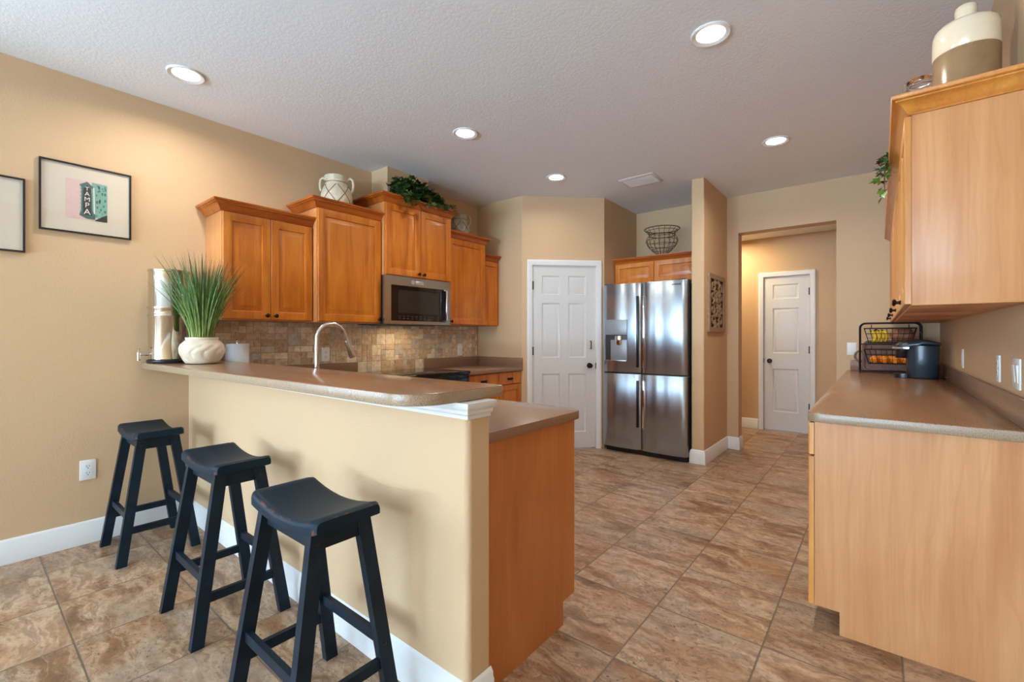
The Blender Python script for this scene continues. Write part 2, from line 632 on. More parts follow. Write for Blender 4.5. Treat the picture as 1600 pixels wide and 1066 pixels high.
# ------------------------------------------------------------------ the shell
struct(obj('floor', B().box(-3.9, 1.2, YR - 0.15, 7.0, -0.1, 0.0), 'floor'), 'brown slate-look square floor tiles with grout')
struct(obj('ceiling', B().box(-3.9, 0.7, YR - 0.15, YB + 0.16, H, H + 0.1), 'ceiling'), 'white knockdown textured ceiling')
struct(obj('wall_left', B().box(XL - 0.12, XL, YR, -2.15, 0, H).box(XL - 0.12, XL, -0.65, 3.95, 0, H)
           .box(XL - 0.12, XL, -2.15, -0.65, 0, 0.7).box(XL - 0.12, XL, -2.15, -0.65, 2.2, H), 'wall'))
struct(obj('wall_right', B().box(XR, XR + 0.12, YR, YB + 0.15, 0, H), 'wall'))
# rear wall with two openings
b = B()
for x0, x1, z0, z1 in ((XL - 0.12, -3.25, 0, H), (-1.75, -1.35, 0, H), (0.15, XR + 0.12, 0, H), (-3.25, -1.75, 2.35, H),
                       (-1.35, 0.15, 2.35, H)):
    b.box(x0, x1, YR - 0.12, YR, z0, z1)
struct(obj('wall_rear', b, 'wall'))
for i, (x0, x1) in enumerate(((-3.25, -1.75), (-1.35, 0.15))):
    b = B()
    b.box(x0, x0 + 0.05, YR - 0.1, YR - 0.03, 0, 2.35).box(x1 - 0.05, x1, YR - 0.1, YR - 0.03, 0, 2.35)
    b.box(x0, x1, YR - 0.1, YR - 0.03, 2.30, 2.35).box(x0, x1, YR - 0.1, YR - 0.03, 0, 0.06)
    b.box((x0 + x1) / 2 - 0.03, (x0 + x1) / 2 + 0.03, YR - 0.1, YR - 0.03, 0, 2.35)
    wo = struct(obj('window_%d' % (i + 1), b, 'white', loc=(x0, YR, 0)))
    obj('glass_pane', B().box(x0 + 0.05, x1 - 0.05, YR - 0.075, YR - 0.065, 0.06, 2.30), 'sky', wo)
b = B().box(XL - 0.1, XL - 0.04, -2.15, -2.1, 0.7, 2.2).box(XL - 0.1, XL - 0.04, -0.7, -0.65, 0.7, 2.2)
b.box(XL - 0.1, XL - 0.04, -2.15, -0.65, 0.7, 0.75).box(XL - 0.1, XL - 0.04, -2.15, -0.65, 2.15, 2.2)
wo = struct(obj('window_3', b, 'white', loc=(XL, -1.4, 0.7)))
obj('glass_pane', B().box(XL - 0.075, XL - 0.065, -2.1, -0.7, 0.75, 2.15), 'sky', wo)

# alcove end wall, diagonal pantry wall with its door opening, side wall of the fridge nook
P0, P1 = Vector((-2.981, 3.85, 0)), Vector((-2.333, 4.479, 0))
DA = (P1 - P0).normalized()
DN = Vector((DA.y, -DA.x, 0))
DL = (P1 - P0).length
DM = frame(P0, DA, DN)              # x along the diagonal, y up, z out into the room
d0, d1, dz = 0.112, 0.812, 1.985
struct(obj('wall_alcove', B().box(XL, -2.981, 3.85, 3.95, 0, H), 'wall'))
b = B()
for x0, x1, z0, z1 in ((0, d0, 0, H), (d1, DL, 0, H), (d0, d1, dz, H)):
    b.box(x0, x1, z0, z1, -0.1, 0, Mx=DM)
struct(obj('wall_pantry', b, 'wall'))
struct(obj('wall_nook', B().box(-2.45, -2.333, 4.479, YB, 0, H), 'wall'))
# back wall with the opening to the hall
b = B()
b.box(-2.45, -1.181, YB, YB + 0.154, 0, H).box(-0.322, XR + 0.12, YB, YB + 0.154, 0, H).box(-1.181, -0.322, YB, YB + 0.154, 2.327, H)
struct(obj('wall_back', b, 'wall'))
struct(obj('wall_fin', B().prism(rounded([(-1.412, 4.49), (-1.294, 4.49), (-1.294, YB), (-1.412, YB)], [0.012, 0.012, 0, 0]), 0, H), 'wall'),
       'narrow tan fin wall between fridge and hall opening')
struct(obj('wall_chase', B().box(XL, -3.39, 2.433, 2.90, 2.352, H), 'wall'), 'boxed duct chase above the microwave cabinet')
# half wall under the bar
HW = rounded([(XL, 1.01), (-0.995, 1.01), (-0.995, 1.108), (XL, 1.108)], [0, 0.022, 0.0, 0])
struct(obj('wall_half', B().prism(HW, 0, 1.012), 'wall'), 'tan half wall carrying the raised bar counter')
# hall beyond the opening
struct(obj('wall_hall_left', B().box(-2.42, -2.3, YB + 0.154, 6.8, 0, 2.5), 'wall'))
struct(obj('wall_hall_right', B().box(0.6, 0.7, YB + 0.154, 6.8, 0, 2.5), 'wall'))
YH = 6.693
hx0, hx1, hz = -1.182, -0.672, 1.99
b = B()
for x0, x1, z0, z1 in ((-2.3, hx0, 0, 2.5), (hx1, 0.6, 0, 2.5), (hx0, hx1, hz, 2.5)):
    b.box(x0, x1, YH, YH + 0.1, z0, z1)
struct(obj('wall_hall_back', b, 'wall'))
struct(obj('ceiling_hall', B().box(-2.42, 0.7, YB + 0.154, 6.8, 2.5, 2.6), 'ceiling'))
struct(obj('wall_hall_front', B().box(-2.42, -1.9, YB + 0.154, YB + 0.2, 0, 2.5), 'wall'))

# baseboards
BBP = [(0, 0), (0.015, 0), (0.015, 0.098), (0.0105, 0.104), (0.0105, 0.118), (0.004, 0.127), (0, 0.132)]


def baseboard(name, path, side=1):
    return struct(obj(name, B().sweep(path, BBP, side=side), 'white'))


baseboard('baseboard_left', [(XL, YR), (XL, 1.01)])
baseboard('baseboard_half', [(XL, 1.01), (-0.995, 1.01), (-0.995, 1.118)])
baseboard('baseboard_fin', [(-1.412, 4.86), (-1.412, 4.49), (-1.294, 4.49), (-1.294, YB), (-1.181, YB), (-1.181, YB + 0.154)])
baseboard('baseboard_hall', [(-2.3, YH), (-1.246, YH)])
baseboard('baseboard_hall_right', [(-0.612, YH), (0.6, YH)])
baseboard('baseboard_right', [(XR, 2.262), (XR, YR)])
# bed moulding between the half wall and the bar top
b = B().sweep([(XL, 1.01), (-0.995, 1.01), (-0.995, 1.108)],
              [(0, 0.957), (0.007, 0.957), (0.009, 0.968), (0.018, 0.975), (0.020, 0.985), (0.032, 0.993), (0.036, 1.003), (0.036, 1.012), (0, 1.012)])
struct(obj('trim_1', b, 'white'), 'white moulding at the top of the half wall')

# door casings
CAS = [(0, 0), (0, 0.010), (0.008, 0.014), (0.034, 0.017), (0.046, 0.019), (0.056, 0.016), (0.058, 0.0)]


def slab(b, Mx, W, Hh, cells_x, cells_z, panels, th=0.035):
    """moulded door slab in a frame matrix (x along, y up, z out); front at z=0"""
    b.box(0, W, 0, Hh, -th, -0.012, Mx=Mx)
    X = [0] + cells_x + [W]
    Z = [0] + cells_z + [Hh]
    per = [(0, 0), (W, 0), (W, Hh), (0, Hh)]
    for i in range(4):
        p, q = per[i], per[(i + 1) % 4]
        b.quad([Mx @ Vector((p[0], p[1], -0.013)), Mx @ Vector((q[0], q[1], -0.013)), Mx @ Vector((q[0], q[1], 0)), Mx @ Vector((p[0], p[1], 0))])
    for i in range(len(X) - 1):
        for j in range(len(Z) - 1):
            x0, x1, z0, z1 = X[i], X[i + 1], Z[j], Z[j + 1]
            if (i, j) in panels:
                rr = []
                for ins, ht in ((0, 0), (0.006, -0.006), (0.011, -0.008), (0.020, -0.008), (0.040, -0.0015), (0.042, -0.0015)):
                    rr.append([Mx @ Vector((a, c, ht)) for a, c in ((x0 + ins, z0 + ins), (x1 - ins, z0 + ins), (x1 - ins, z1 - ins), (x0 + ins, z1 - ins))])
                b.loft(rr, cap0=False)
            else:
                b.quad([Mx @ Vector((a, c, 0)) for a, c in ((x0, z0), (x1, z0), (x1, z1), (x0, z1))])
    return b


def knob_lathe(b, Mx, r=0.026, L=0.055):
    pr = [(0.030, 0), (0.030, 0.004), (0.012, 0.009), (0.010, L * 0.45), (r * 0.8, L * 0.55), (r, L * 0.75), (r * 0.85, L * 0.95), (0.001, L)]
    return b.lathe(pr, n=24, Mx=Mx)


# pantry door on the diagonal
dr = struct(empty('door_1', P0 + DA * d0), 'white six panel pantry door on the diagonal wall')
Mp = DM @ Matrix.Translation((d0 + 0.004, 0.012, -0.012))
W_, H_ = d1 - d0 - 0.008, dz - 0.016
cx = [0.104, 0.298, 0.392, 0.586]
cz = [0.168, 0.80, 0.975, 1.565, 1.655, 1.86]
pan = [(i, j) for i in (1, 3) for j in (1, 3, 5)]
obj('door_panel', slab(B(), Mp, W_, H_, cx, cz, pan), 'door', dr)
obj('casing', B().sweep([(d0, 0), (d0, dz), (d1, dz), (d1, 0)], CAS, O=P0, U=DA, V=(0, 0, 1), W=DN, side=-1), 'white', dr)
b = B()
b.box(d0, d0 + 0.004, 0, dz, -0.1, 0, Mx=DM).box(d1 - 0.004, d1, 0, dz, -0.1, 0, Mx=DM).box(d0, d1, dz - 0.004, dz, -0.1, 0, Mx=DM)
obj('jamb', b, 'white', dr)
obj('knob', knob_lathe(B(), DM @ Matrix.Translation((0.742, 0.90, -0.012))), 'bronze', dr)['label'] = 'dark bronze round door knob'
for hz_ in (1.766, 1.06, 0.28):
    obj('hinge', B().box(d0 - 0.004, d0 + 0.014, hz_ - 0.045, hz_ + 0.045, -0.012, 0.004, 0.002, Mx=DM), 'bronze', dr)
b = B().tube([DM @ Vector(p) for p in ((0.752, 1.165, -0.012), (0.752, 1.165, 0.012), (0.752, 1.16, 0.02), (0.752, 1.09, 0.02), (0.752, 1.085, 0.012), (0.752, 1.085, -0.012))], 0.006, 8)
obj('latch_handle', b, 'bronze', dr)
obj('strike_plate', B().box(d1 - 0.006, d1 + 0.008, 0.865, 0.93, -0.012, 0.004, 0.002, Mx=DM), 'bronze', dr)

# hall door
HM = frame((hx0, YH, 0), (1, 0, 0), (0, -1, 0))
hd = struct(empty('door_2', (hx0, YH, 0)), 'white narrow three panel door at the end of the hall')
Mp = HM @ Matrix.Translation((0.004, 0.012, -0.012))
obj('door_panel', slab(B(), Mp, hx1 - hx0 - 0.008, hz - 0.016, [0.100, 0.385], [0.236, 0.79, 0.99, 1.568, 1.688, 1.872],
                       [(1, 1), (1, 3), (1, 5)]), 'door', hd)
obj('casing', B().sweep([(0, 0), (0, hz), (hx1 - hx0, hz), (hx1 - hx0, 0)], CAS, O=(hx0, YH, 0), U=(1, 0, 0), V=(0, 0, 1), W=(0, -1, 0), side=-1), 'white', hd)
obj('knob', knob_lathe(B(), HM @ Matrix.Translation((0.066, 0.90, -0.012)), 0.024), 'bronze', hd)['label'] = 'dark bronze round door knob'
for hz_ in (1.779, 1.049, 0.336):
    obj('hinge', B().box(hx1 - hx0 - 0.014, hx1 - hx0 + 0.006, hz_ - 0.045, hz_ + 0.045, -0.012, 0.005, 0.002, Mx=HM), 'bronze', hd)
obj('strike_plate', B().box(-0.008, 0.006, 0.87, 0.93, -0.012, 0.004, 0.002, Mx=HM), 'bronze', hd)

# ------------------------------------------------------------------ stone mosaic backsplash
def mosaic():
    b = B()
    u = 0.0505
    y0, y1 = 1.112, 3.80
    z0 = 0.888
    nz = 9
    ny = int((y1 - y0) / u)
    used = set()
    rnd = random.Random(3)
    for k in range(nz):
        for i in range(ny):
            if (i, k) in used:
                continue
            opts = [(1, 1)] * 6 + [(2, 1)] * 2 + [(1, 2)] * 1 + [(2, 2)] * 2
            a, c = rnd.choice(opts)
            if any((i + p, k + q) in used or i + p >= ny or k + q >= nz for p in range(a) for q in range(c)):
                a = c = 1
            for p in range(a):
                for q in range(c):
                    used.add((i + p, k + q))
            ya, yb = y0 + i * u + 0.0016, y0 + (i + a) * u - 0.0016
            za, zb = z0 + k * u + 0.0016, min(z0 + (k + c) * u - 0.0016, 1.326)
            if zb - za < 0.01:
                continue
            d = 0.009 + rnd.random() * 0.002
            mi = 1 + rnd.choices(range(6), (6, 4, 4, 1.6, 4, 2.6))[0]
            O = Vector((XL, ya, za))
            b.panelrings(O, (0, 1, 0), (1, 0, 0), yb - ya, zb - za, [(0, 0.004), (0, d - 0.002), (0.002, d)], mi)
    b.box(XL, XL + 0.006, y0, 3.826, z0, 1.327, mi=0)
    # pencil border at the far end
    for k in range(8):
        b.box(XL, XL + 0.012, 3.802, 3.824, z0 + k * 0.055 + 0.001, min(z0 + (k + 1) * 0.055 - 0.001, 1.327), 0.003, mi=1 + k % 3)
    return b


struct(obj('wall_backsplash', mosaic(), ['groutm'] + TRAV), 'tumbled travertine mosaic backsplash on the range wall')

# ------------------------------------------------------------------ cabinets
DOORP = lambda th, fw: [(0, 0), (0, th - 0.003), (0.003, th), (fw, th), (fw + 0.004, th - 0.003), (fw + 0.006, th - 0.011),
                        (fw + 0.014, th - 0.011), (fw + 0.040, th - 0.002), (fw + 0.042, th - 0.002)]
DRAWP = lambda th: [(0, 0), (0, th - 0.004), (0.004, th)]
CROWN = [(0, 0), (0.010, 0), (0.013, 0.008), (0.016, 0.010), (0.020, 0.020), (0.030, 0.034), (0.044, 0.044), (0.047, 0.045),
         (0.047, 0.050), (0.056, 0.053), (0.060, 0.060), (0.060, 0.067), (0, 0.067)]


def small_knob(parent, P, N, name='knob'):
    m = frame(P, Vector((0, 1, 0)) if abs(N[0]) > 0.5 else Vector((1, 0, 0)), N)
    b = B().lathe([(0.008, 0), (0.008, 0.003), (0.005, 0.006), (0.005, 0.014), (0.013, 0.019), (0.0145, 0.024), (0.010, 0.029), (0.001, 0.030)], n=16, Mx=m)
    o = obj(name, b, 'bronze', parent)
    return o


def upper(name, label, xb, xf, y0, y1, z0, z1, ndoor, knobs, crown_path, mats=('maple', 'crownw', 'side'), sgn=1, group=None, fw=0.052, sidep=None):
    """wall cabinet on a wall parallel to Y. xb wall side, xf box front (doors sit in front). sgn=+1 faces +X"""
    t = thing(name, ((xb + xf) / 2, (y0 + y1) / 2, z0), label, 'cabinet', group)
    x0, x1 = min(xb, xf), max(xb, xf)
    obj('body', B().box(x0, x1, y0, y1, z0, z1, 0.0015), mats[2], t)
    N = (sgn, 0, 0)
    gap = 0.003
    wd = (y1 - y0 - gap * (ndoor + 1)) / ndoor
    for i in range(ndoor):
        ya = y0 + gap + i * (wd + gap)
        O = (xf + 0.001 * sgn, ya, z0 + 0.006) if sgn > 0 else (xf - 0.001, ya, z0 + 0.006)
        d = obj('door', B().panelrings(O, (0, 1, 0), N, wd, z1 - z0 - 0.012 - 0.004, DOORP(0.02, fw)), mats[0], t)
        if knobs[i]:
            ky = ya + wd - 0.028 if knobs[i] == 'r' else ya + 0.028
            small_knob(d, (xf + 0.021 * sgn, ky, z0 + 0.034), N)
    if crown_path:
        obj('crown', B().sweep(crown_path, [(d, h + z1 - 0.006) for d, h in CROWN], side=1), mats[1], t)
    return t


def cpath(xb, xf, y0, y1, yl=True, yr=True):
    # travelled so that outside is on the right: wall -> front left -> front right -> wall (faces +X)
    p = []
    if yl:
        p.append((xb, y0))
    p += [(xf, y0), (xf, y1)]
    if yr:
        p.append((xb, y1))
    return p


lm = ('maple', 'crownw', 'mapleside')
M['mapleside'] = wood('maple_side_panel', lin(186, 118, 66), lin(200, 134, 80), lin(210, 148, 92), rough=0.4, coat=0.1, fig=0.8)
upper('wall_cabinet', 'two-door maple wall cabinet nearest the tall grass plant on the bar', XL, -3.335, 1.108, 1.712, 1.327, 2.045, 2, ['r', 'l'],
      cpath(XL, -3.333, 1.108, 1.712), lm)
upper('wall_cabinet', 'single wide-door maple wall cabinet left of the microwave, cream jug on top', XL, -3.27, 1.718, 2.272, 1.325, 2.19, 1, ['r'],
      cpath(XL, -3.268, 1.718, 2.272), lm)
upper('wall_cabinet', 'tallest maple cabinet above the microwave, topped with ivy', XL, -3.22, 2.278, 3.025, 1.735, 2.353, 2, ['r', 'l'],
      cpath(XL, -3.218, 2.278, 3.025), lm)
upper('wall_cabinet', 'single-door maple wall cabinet right of the microwave', XL, -3.27, 3.032, 3.565, 1.330, 2.19, 1, ['l'],
      cpath(XL, -3.268, 3.032, 3.565), lm)
upper('wall_cabinet', 'narrow short maple wall cabinet in the corner by the pantry', XL, -3.325, 3.571, 3.845, 1.330, 2.042, 1, [None],
      cpath(XL, -3.323, 3.571, 3.845, True, False), lm, fw=0.045)

# cabinet above the refrigerator (faces -Y)
t = thing('wall_cabinet', (-1.87, 5.02, 1.79), 'wide two-door maple cabinet above the refrigerator', 'cabinet')
obj('body', B().box(-2.330, -1.414, 4.735, YB - 0.002, 1.79, 2.035), 'maple', t)
for i in range(2):
    xa = -2.322 + i * 0.452
    obj('door', B().panelrings((xa, 4.734, 1.796), (1, 0, 0), (0, -1, 0), 0.448, 0.228, DOORP(0.02, 0.048)), 'maple', t)
obj('crown', B().sweep([(-2.330, 4.732), (-1.416, 4.732)], [(d, h + 2.012) for d, h in CROWN[:-1]] + [(-0.5, 0.067 + 2.012), (-0.5, 2.03), (0, 2.03)], side=1), 'crownx', t)

# right-hand wall cabinets (face -X)
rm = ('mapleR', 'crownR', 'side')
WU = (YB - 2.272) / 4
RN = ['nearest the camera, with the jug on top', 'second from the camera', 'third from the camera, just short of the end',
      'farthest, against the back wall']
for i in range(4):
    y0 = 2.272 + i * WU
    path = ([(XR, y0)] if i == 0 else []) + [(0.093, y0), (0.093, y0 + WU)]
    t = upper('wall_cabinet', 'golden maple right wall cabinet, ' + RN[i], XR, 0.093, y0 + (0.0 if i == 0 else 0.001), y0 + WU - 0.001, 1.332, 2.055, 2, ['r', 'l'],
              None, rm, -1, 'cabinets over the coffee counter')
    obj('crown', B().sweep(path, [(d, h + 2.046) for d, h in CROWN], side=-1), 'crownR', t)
    if i == 0:
        for zz in (1.40, 1.98):
            obj('hinge', B().box(0.076, 0.092, y0 + 0.004, y0 + 0.02, zz - 0.03, zz + 0.03, 0.003), 'nickel', t)

# right-hand base cabinets
ZR = 0.900          # right worktop height
ZL = 0.890          # left worktops
BN = ['closest to the camera, with the broad pale end panel', 'second along from the camera', 'third along from the camera', 'last one, against the back wall']
for i in range(4):
    y0 = 2.272 + i * WU
    t = thing('base_cabinet', (0.1, y0 + WU / 2, 0), 'base cabinet under right worktop, ' + BN[i], 'cabinet', 'base cabinets under the coffee counter')
    ya = y0 + (0.018 if i == 0 else 0.001)
    obj('body', B().box(-0.212, XR - 0.002, ya, y0 + WU - 0.001, 0.10, ZR - 0.040), 'side', t)
    obj('toe_kick', B().box(-0.128, XR - 0.002, ya, y0 + WU - 0.001, 0.0, 0.10), 'side', t)
    if i == 0:
        pp = [(-0.212, 0.094), (-0.127, 0.094), (-0.127, 0), (XR - 0.002, 0), (XR - 0.002, ZR - 0.04), (-0.212, ZR - 0.04)]
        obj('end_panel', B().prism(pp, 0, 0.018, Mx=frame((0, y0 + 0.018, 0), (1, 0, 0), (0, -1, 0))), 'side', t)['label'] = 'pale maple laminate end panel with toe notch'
    wd = (WU - 0.009) / 2
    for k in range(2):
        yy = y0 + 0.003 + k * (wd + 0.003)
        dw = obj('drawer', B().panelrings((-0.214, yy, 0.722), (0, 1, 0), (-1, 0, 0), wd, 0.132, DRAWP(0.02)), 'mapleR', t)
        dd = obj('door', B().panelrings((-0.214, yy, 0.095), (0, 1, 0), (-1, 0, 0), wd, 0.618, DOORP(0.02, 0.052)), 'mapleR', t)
    if i == 0:
        for zz in (0.20, 0.62):
            obj('hinge', B().box(-0.212, -0.205, y0 + 0.002, y0 + 0.006, zz - 0.03, zz + 0.03), 'nickel', t)

# right worktop with its low splash
ct = thing('countertop', (0.08, 3.8, ZR - 0.038), 'brown laminate worktop on the right carrying coffee maker and fruit rack', 'countertop')
pts = rounded([(-0.238, 2.243), (XR - 0.002, 2.243), (XR - 0.002, YB - 0.002), (-0.238, YB - 0.002)], [0.05, 0, 0, 0])
b = B().prism(pts, ZR - 0.038, ZR - 0.0005, 0.003)
b.bm.faces.ensure_lookup_table()
for f in b.bm.faces:
    f.material_index = 0 if f.calc_center_median().z > ZR - 0.004 else 1
obj('slab', b, ['top', 'edge'], ct)
obj('splash', B().box(XR - 0.022, XR - 0.002, 2.262, YB - 0.003, ZR - 0.001, ZR + 0.098, 0.003), 'lower', ct)
obj('splash', B().box(-0.215, XR - 0.022, YB - 0.021, YB - 0.003, ZR - 0.001, ZR + 0.098, 0.003), 'lower', ct)

# ------------------------------------------------------------------ peninsula
t = thing('base_cabinet', (-2.0, 1.4, 0), 'peninsula cabinet behind the half wall with plain shade-toned maple end panel', 'cabinet')
obj('body', B().box(-2.95, -1.055, 1.125, 1.688, 0.10, ZL - 0.037), 'maple', t)
obj('toe_kick', B().box(-2.95, -1.055, 1.125, 1.618, 0.0, 0.10), 'maple', t)
pp = [(1.112, 0), (1.622, 0), (1.622, 0.10), (1.712, 0.10), (1.712, ZL - 0.037), (1.112, ZL - 0.037)]
obj('end_panel', B().prism(pp, 0, 0.018, Mx=frame((-1.054, 0, 0), (0, 1, 0), (1, 0, 0))), 'penin_shade', t)['label'] = 'maple laminate end panel in a shade-darkened tone with toe notch'
for k in range(4):
    xa = -2.94 + k * 0.471
    d = obj('door', B().panelrings((xa, 1.689, 0.105), (1, 0, 0), (0, 1, 0), 0.466, 0.74, DOORP(0.02, 0.052)), 'maple', t)
    small_knob(d, (xa + (0.43 if k % 2 == 0 else 0.036), 1.709, 0.78), (0, 1, 0))
t = thing('base_cabinet', (-3.3, 1.7, 0), 'corner base cabinet between the peninsula and the range', 'cabinet')
obj('body', B().box(XL + 0.002, -3.012, 1.125, 2.270, 0.10, ZL - 0.037), 'maple', t)
obj('toe_kick', B().box(XL + 0.002, -3.08, 1.125, 2.270, 0.0, 0.10), 'maple', t)
d = obj('door', B().panelrings((-3.011, 1.80, 0.105), (0, 1, 0), (1, 0, 0), 0.465, 0.74, DOORP(0.02, 0.052)), 'maple', t)
small_knob(d, (-2.991, 2.23, 0.78), (1, 0, 0))

ct = thing('countertop', (-2.3, 1.5, ZL - 0.036), 'lower brown laminate worktop behind the bar, rounded outer corner', 'countertop')
pts = rounded([(XL + 0.002, 1.112), (-1.024, 1.112), (-1.024, 1.785), (-2.965, 1.785), (-2.965, 2.272), (XL + 0.002, 2.272)], [0, 0, 0.075, 0, 0, 0])
obj('slab', B().prism(pts, ZL - 0.036, ZL, 0.003), 'lower', ct)
obj('splash', B().box(XL + 0.014, XL + 0.030, 1.133, 2.272, ZL - 0.001, ZL + 0.098, 0.002), 'lower', ct)
obj('splash', B().box(-3.6, -1.026, 1.110, 1.131, ZL - 0.001, 1.011, 0.002), 'lower', ct)

# raised bar
BZ0, BZ1 = 1.0135, 1.050
ct = None
pts = rounded([(XL + 0.001, 0.757), (-1.0, 0.800), (-1.0, 1.19), (XL + 0.001, 1.19)], [0, 0.13, 0.01, 0], 14)
b = B().prism(pts, BZ0, BZ1, 0.003)
for f in b.bm.faces:
    f.material_index = 0 if f.calc_center_median().z > BZ1 - 0.003 else 1
tag(obj('bar_countertop', b, ['top', 'edge'], loc=(-2.3, 0.98, BZ0)), 'raised brown laminate bar counter with speckled edge on the half wall', 'countertop')

# range side base cabinet and its worktop
t = thing('base_cabinet', (-3.3, 3.44, 0), 'base cabinet with two drawers between range and pantry wall', 'cabinet')
obj('body', B().box(XL + 0.002, -3.012, 3.034, 3.847, 0.10, ZL - 0.037), 'maple', t)
obj('toe_kick', B().box(XL + 0.002, -3.08, 3.034, 3.847, 0.0, 0.10), 'maple', t)
for y0, y1 in ((3.038, 3.484), (3.490, 3.842)):
    dw = obj('drawer', B().panelrings((-3.011, y0, 0.722), (0, 1, 0), (1, 0, 0), y1 - y0, 0.126, DRAWP(0.02)), 'maple', t)
    ym = (y0 + y1) / 2
    # cup pull
    b = B()
    rings = []
    for k in range(7):
        a = math.pi * k / 6
        hw = 0.048 * math.sin(a) + 0.002
        rings.append([(-2.991 + 0.022 * q, ym - 0.048 * math.cos(a), 0.775 + s_ * 0.011 + (0.004 * q)) for q, s_ in
                      ((0, 1), (math.sin(a) * 0.8, 1), (math.sin(a), 0.2), (math.sin(a) * 0.9, -1), (0, -1))])
    b.loft(rings)
    obj('cup_pull', b, 'bronze', dw)
    dd = obj('door', B().panelrings((-3.011, y0, 0.105), (0, 1, 0), (1, 0, 0), y1 - y0, 0.608, DOORP(0.02, 0.052)), 'maple', t)
ct = thing('countertop', (-3.3, 3.44, ZL - 0.036), 'short brown laminate worktop between range and pantry wall', 'countertop')
obj('slab', B().box(XL + 0.002, -2.965, 3.032, 3.848, ZL - 0.036, ZL, 0.003), 'lower', ct)
obj('splash', B().box(XL + 0.013, XL + 0.030, 3.032, 3.848, ZL - 0.001, ZL + 0.098, 0.002), 'lower', ct)
obj('splash', B().box(XL + 0.030, -2.967, 3.831, 3.848, ZL - 0.001, ZL + 0.098, 0.002), 'lower', ct)

# ------------------------------------------------------------------ appliances
t = thing('range', (-3.3, 2.65, 0), 'black glass-top range set between the brown worktops', 'stove')
obj('body', B().box(XL + 0.02, -2.985, 2.278, 3.028, 0.02, 0.870, 0.004), 'steel', t)
obj('cooktop', B().box(XL + 0.02, -2.948, 2.276, 3.030, 0.870, 0.898, 0.004), 'bglass', t)
obj('oven_door', B().box(-2.985, -2.950, 2.285, 3.02, 0.20, 0.74, 0.006), 'bglass', t)
obj('control_panel', B().box(-2.985, -2.955, 2.285, 3.02, 0.75, 0.866, 0.006), 'bglass', t)
obj('handle', B().tube([(-2.95, 2.34, 0.70), (-2.90, 2.34, 0.70), (-2.90, 2.96, 0.70), (-2.95, 2.96, 0.70)], 0.011, 10), 'steel', t)

t = thing('microwave', (-3.4, 2.65, 1.32), 'stainless over-range microwave under the ivy-topped cabinet', 'microwave')
mx = -3.20
my0, my1, mz0, mz1 = 2.256, 2.990, 1.322, 1.728
obj('body', B().box(XL + 0.014, mx, 2.281, my1, mz0 - 0.004, mz1, 0.003), 'dgrey', t)
b = B()
FMt = frame((mx, 0, 0), (0, 1, 0), (1, 0, 0))
b.box(my0, my1, mz1 - 0.075, mz1, 0, 0.022, Mx=FMt)          # top band
b.box(my0, my1, mz0, mz0 + 0.028, 0, 0.022, Mx=FMt)
b.box(my0, my0 + 0.062, mz0 + 0.028, mz1 - 0.075, 0, 0.022, Mx=FMt)
b.box(my1 - 0.055, my1, mz0 + 0.028, mz1 - 0.075, 0, 0.022, Mx=FMt)
obj('door_frame', b, 'steel', t)
obj('glass', B().box(my0 + 0.062, my1 - 0.055, mz0 + 0.028, mz1 - 0.075, 0, 0.017, Mx=FMt), 'bglass', t)
obj('window', B().box(my0 + 0.135, my1 - 0.14, mz0 + 0.095, mz1 - 0.115, 0.0165, 0.0185, Mx=FMt), 'mwin', t) if 'mwin' in M else None
obj('handle', B().tube([FMt @ Vector(p) for p in ((my1 - 0.075, mz1 - 0.085, 0.02), (my1 - 0.075, mz1 - 0.09, 0.055), (my1 - 0.075, mz0 + 0.045, 0.055), (my1 - 0.075, mz0 + 0.04, 0.02))], 0.010, 10), 'chrome', t)
kp = obj('keypad', B().box(my0 + 0.13, my0 + 0.54, mz0 + 0.038, mz0 + 0.08, 0.017, 0.0174, Mx=FMt), 'bglass', t)
for k in range(9):
    for r_ in range(2):
        obj('key', B().box(my0 + 0.14 + k * 0.046, my0 + 0.16 + k * 0.046, mz0 + 0.045 + r_ * 0.02, mz0 + 0.052 + r_ * 0.02, 0.0172, 0.0178, Mx=FMt), 'dgrey', kp)
b = B().lathe([(0.02, 0), (0.02, 0.002), (0.001, 0.0025)], n=20, Mx=FMt @ Matrix.Translation((my0 + 0.29, mz1 - 0.040, 0.022)))
b.box(my0 + 0.318, my0 + 0.408, mz1 - 0.056, mz1 - 0.024, 0.022, 0.024, 0.001, Mx=FMt)
obj('badge', b, 'ksilver', t)
b = B()
for k in range(6):
    b.box(-3.55 + k * 0.05, -3.53 + k * 0.05, my0 + 0.1, my1 - 0.1, mz0 - 0.008, mz0 - 0.003)
obj('vent_grille', b, 'bplastic', t)

area('cooktop_lamp', (-3.40, 2.65, mz0 - 0.012), (0, 0, 0), 0.05, 0.3, 1.6, (1.0, 0.72, 0.42))
# refrigerator
FY, fx0, fx1, fxm = 4.405, -2.318, -1.430, -1.890
t = thing('refrigerator', (-1.87, 4.8, 0), 'stainless four-door refrigerator with ice dispenser in the nook', 'refrigerator')
obj('body', B().box(fx0 + 0.008, fx1 - 0.002, FY + 0.075, 5.25, 0.035, 1.745, 0.004), 'dgrey', t)
obj('base', B().box(fx0 + 0.02, fx1 - 0.01, FY + 0.06, 5.2, 0.0, 0.05), 'bplastic', t)


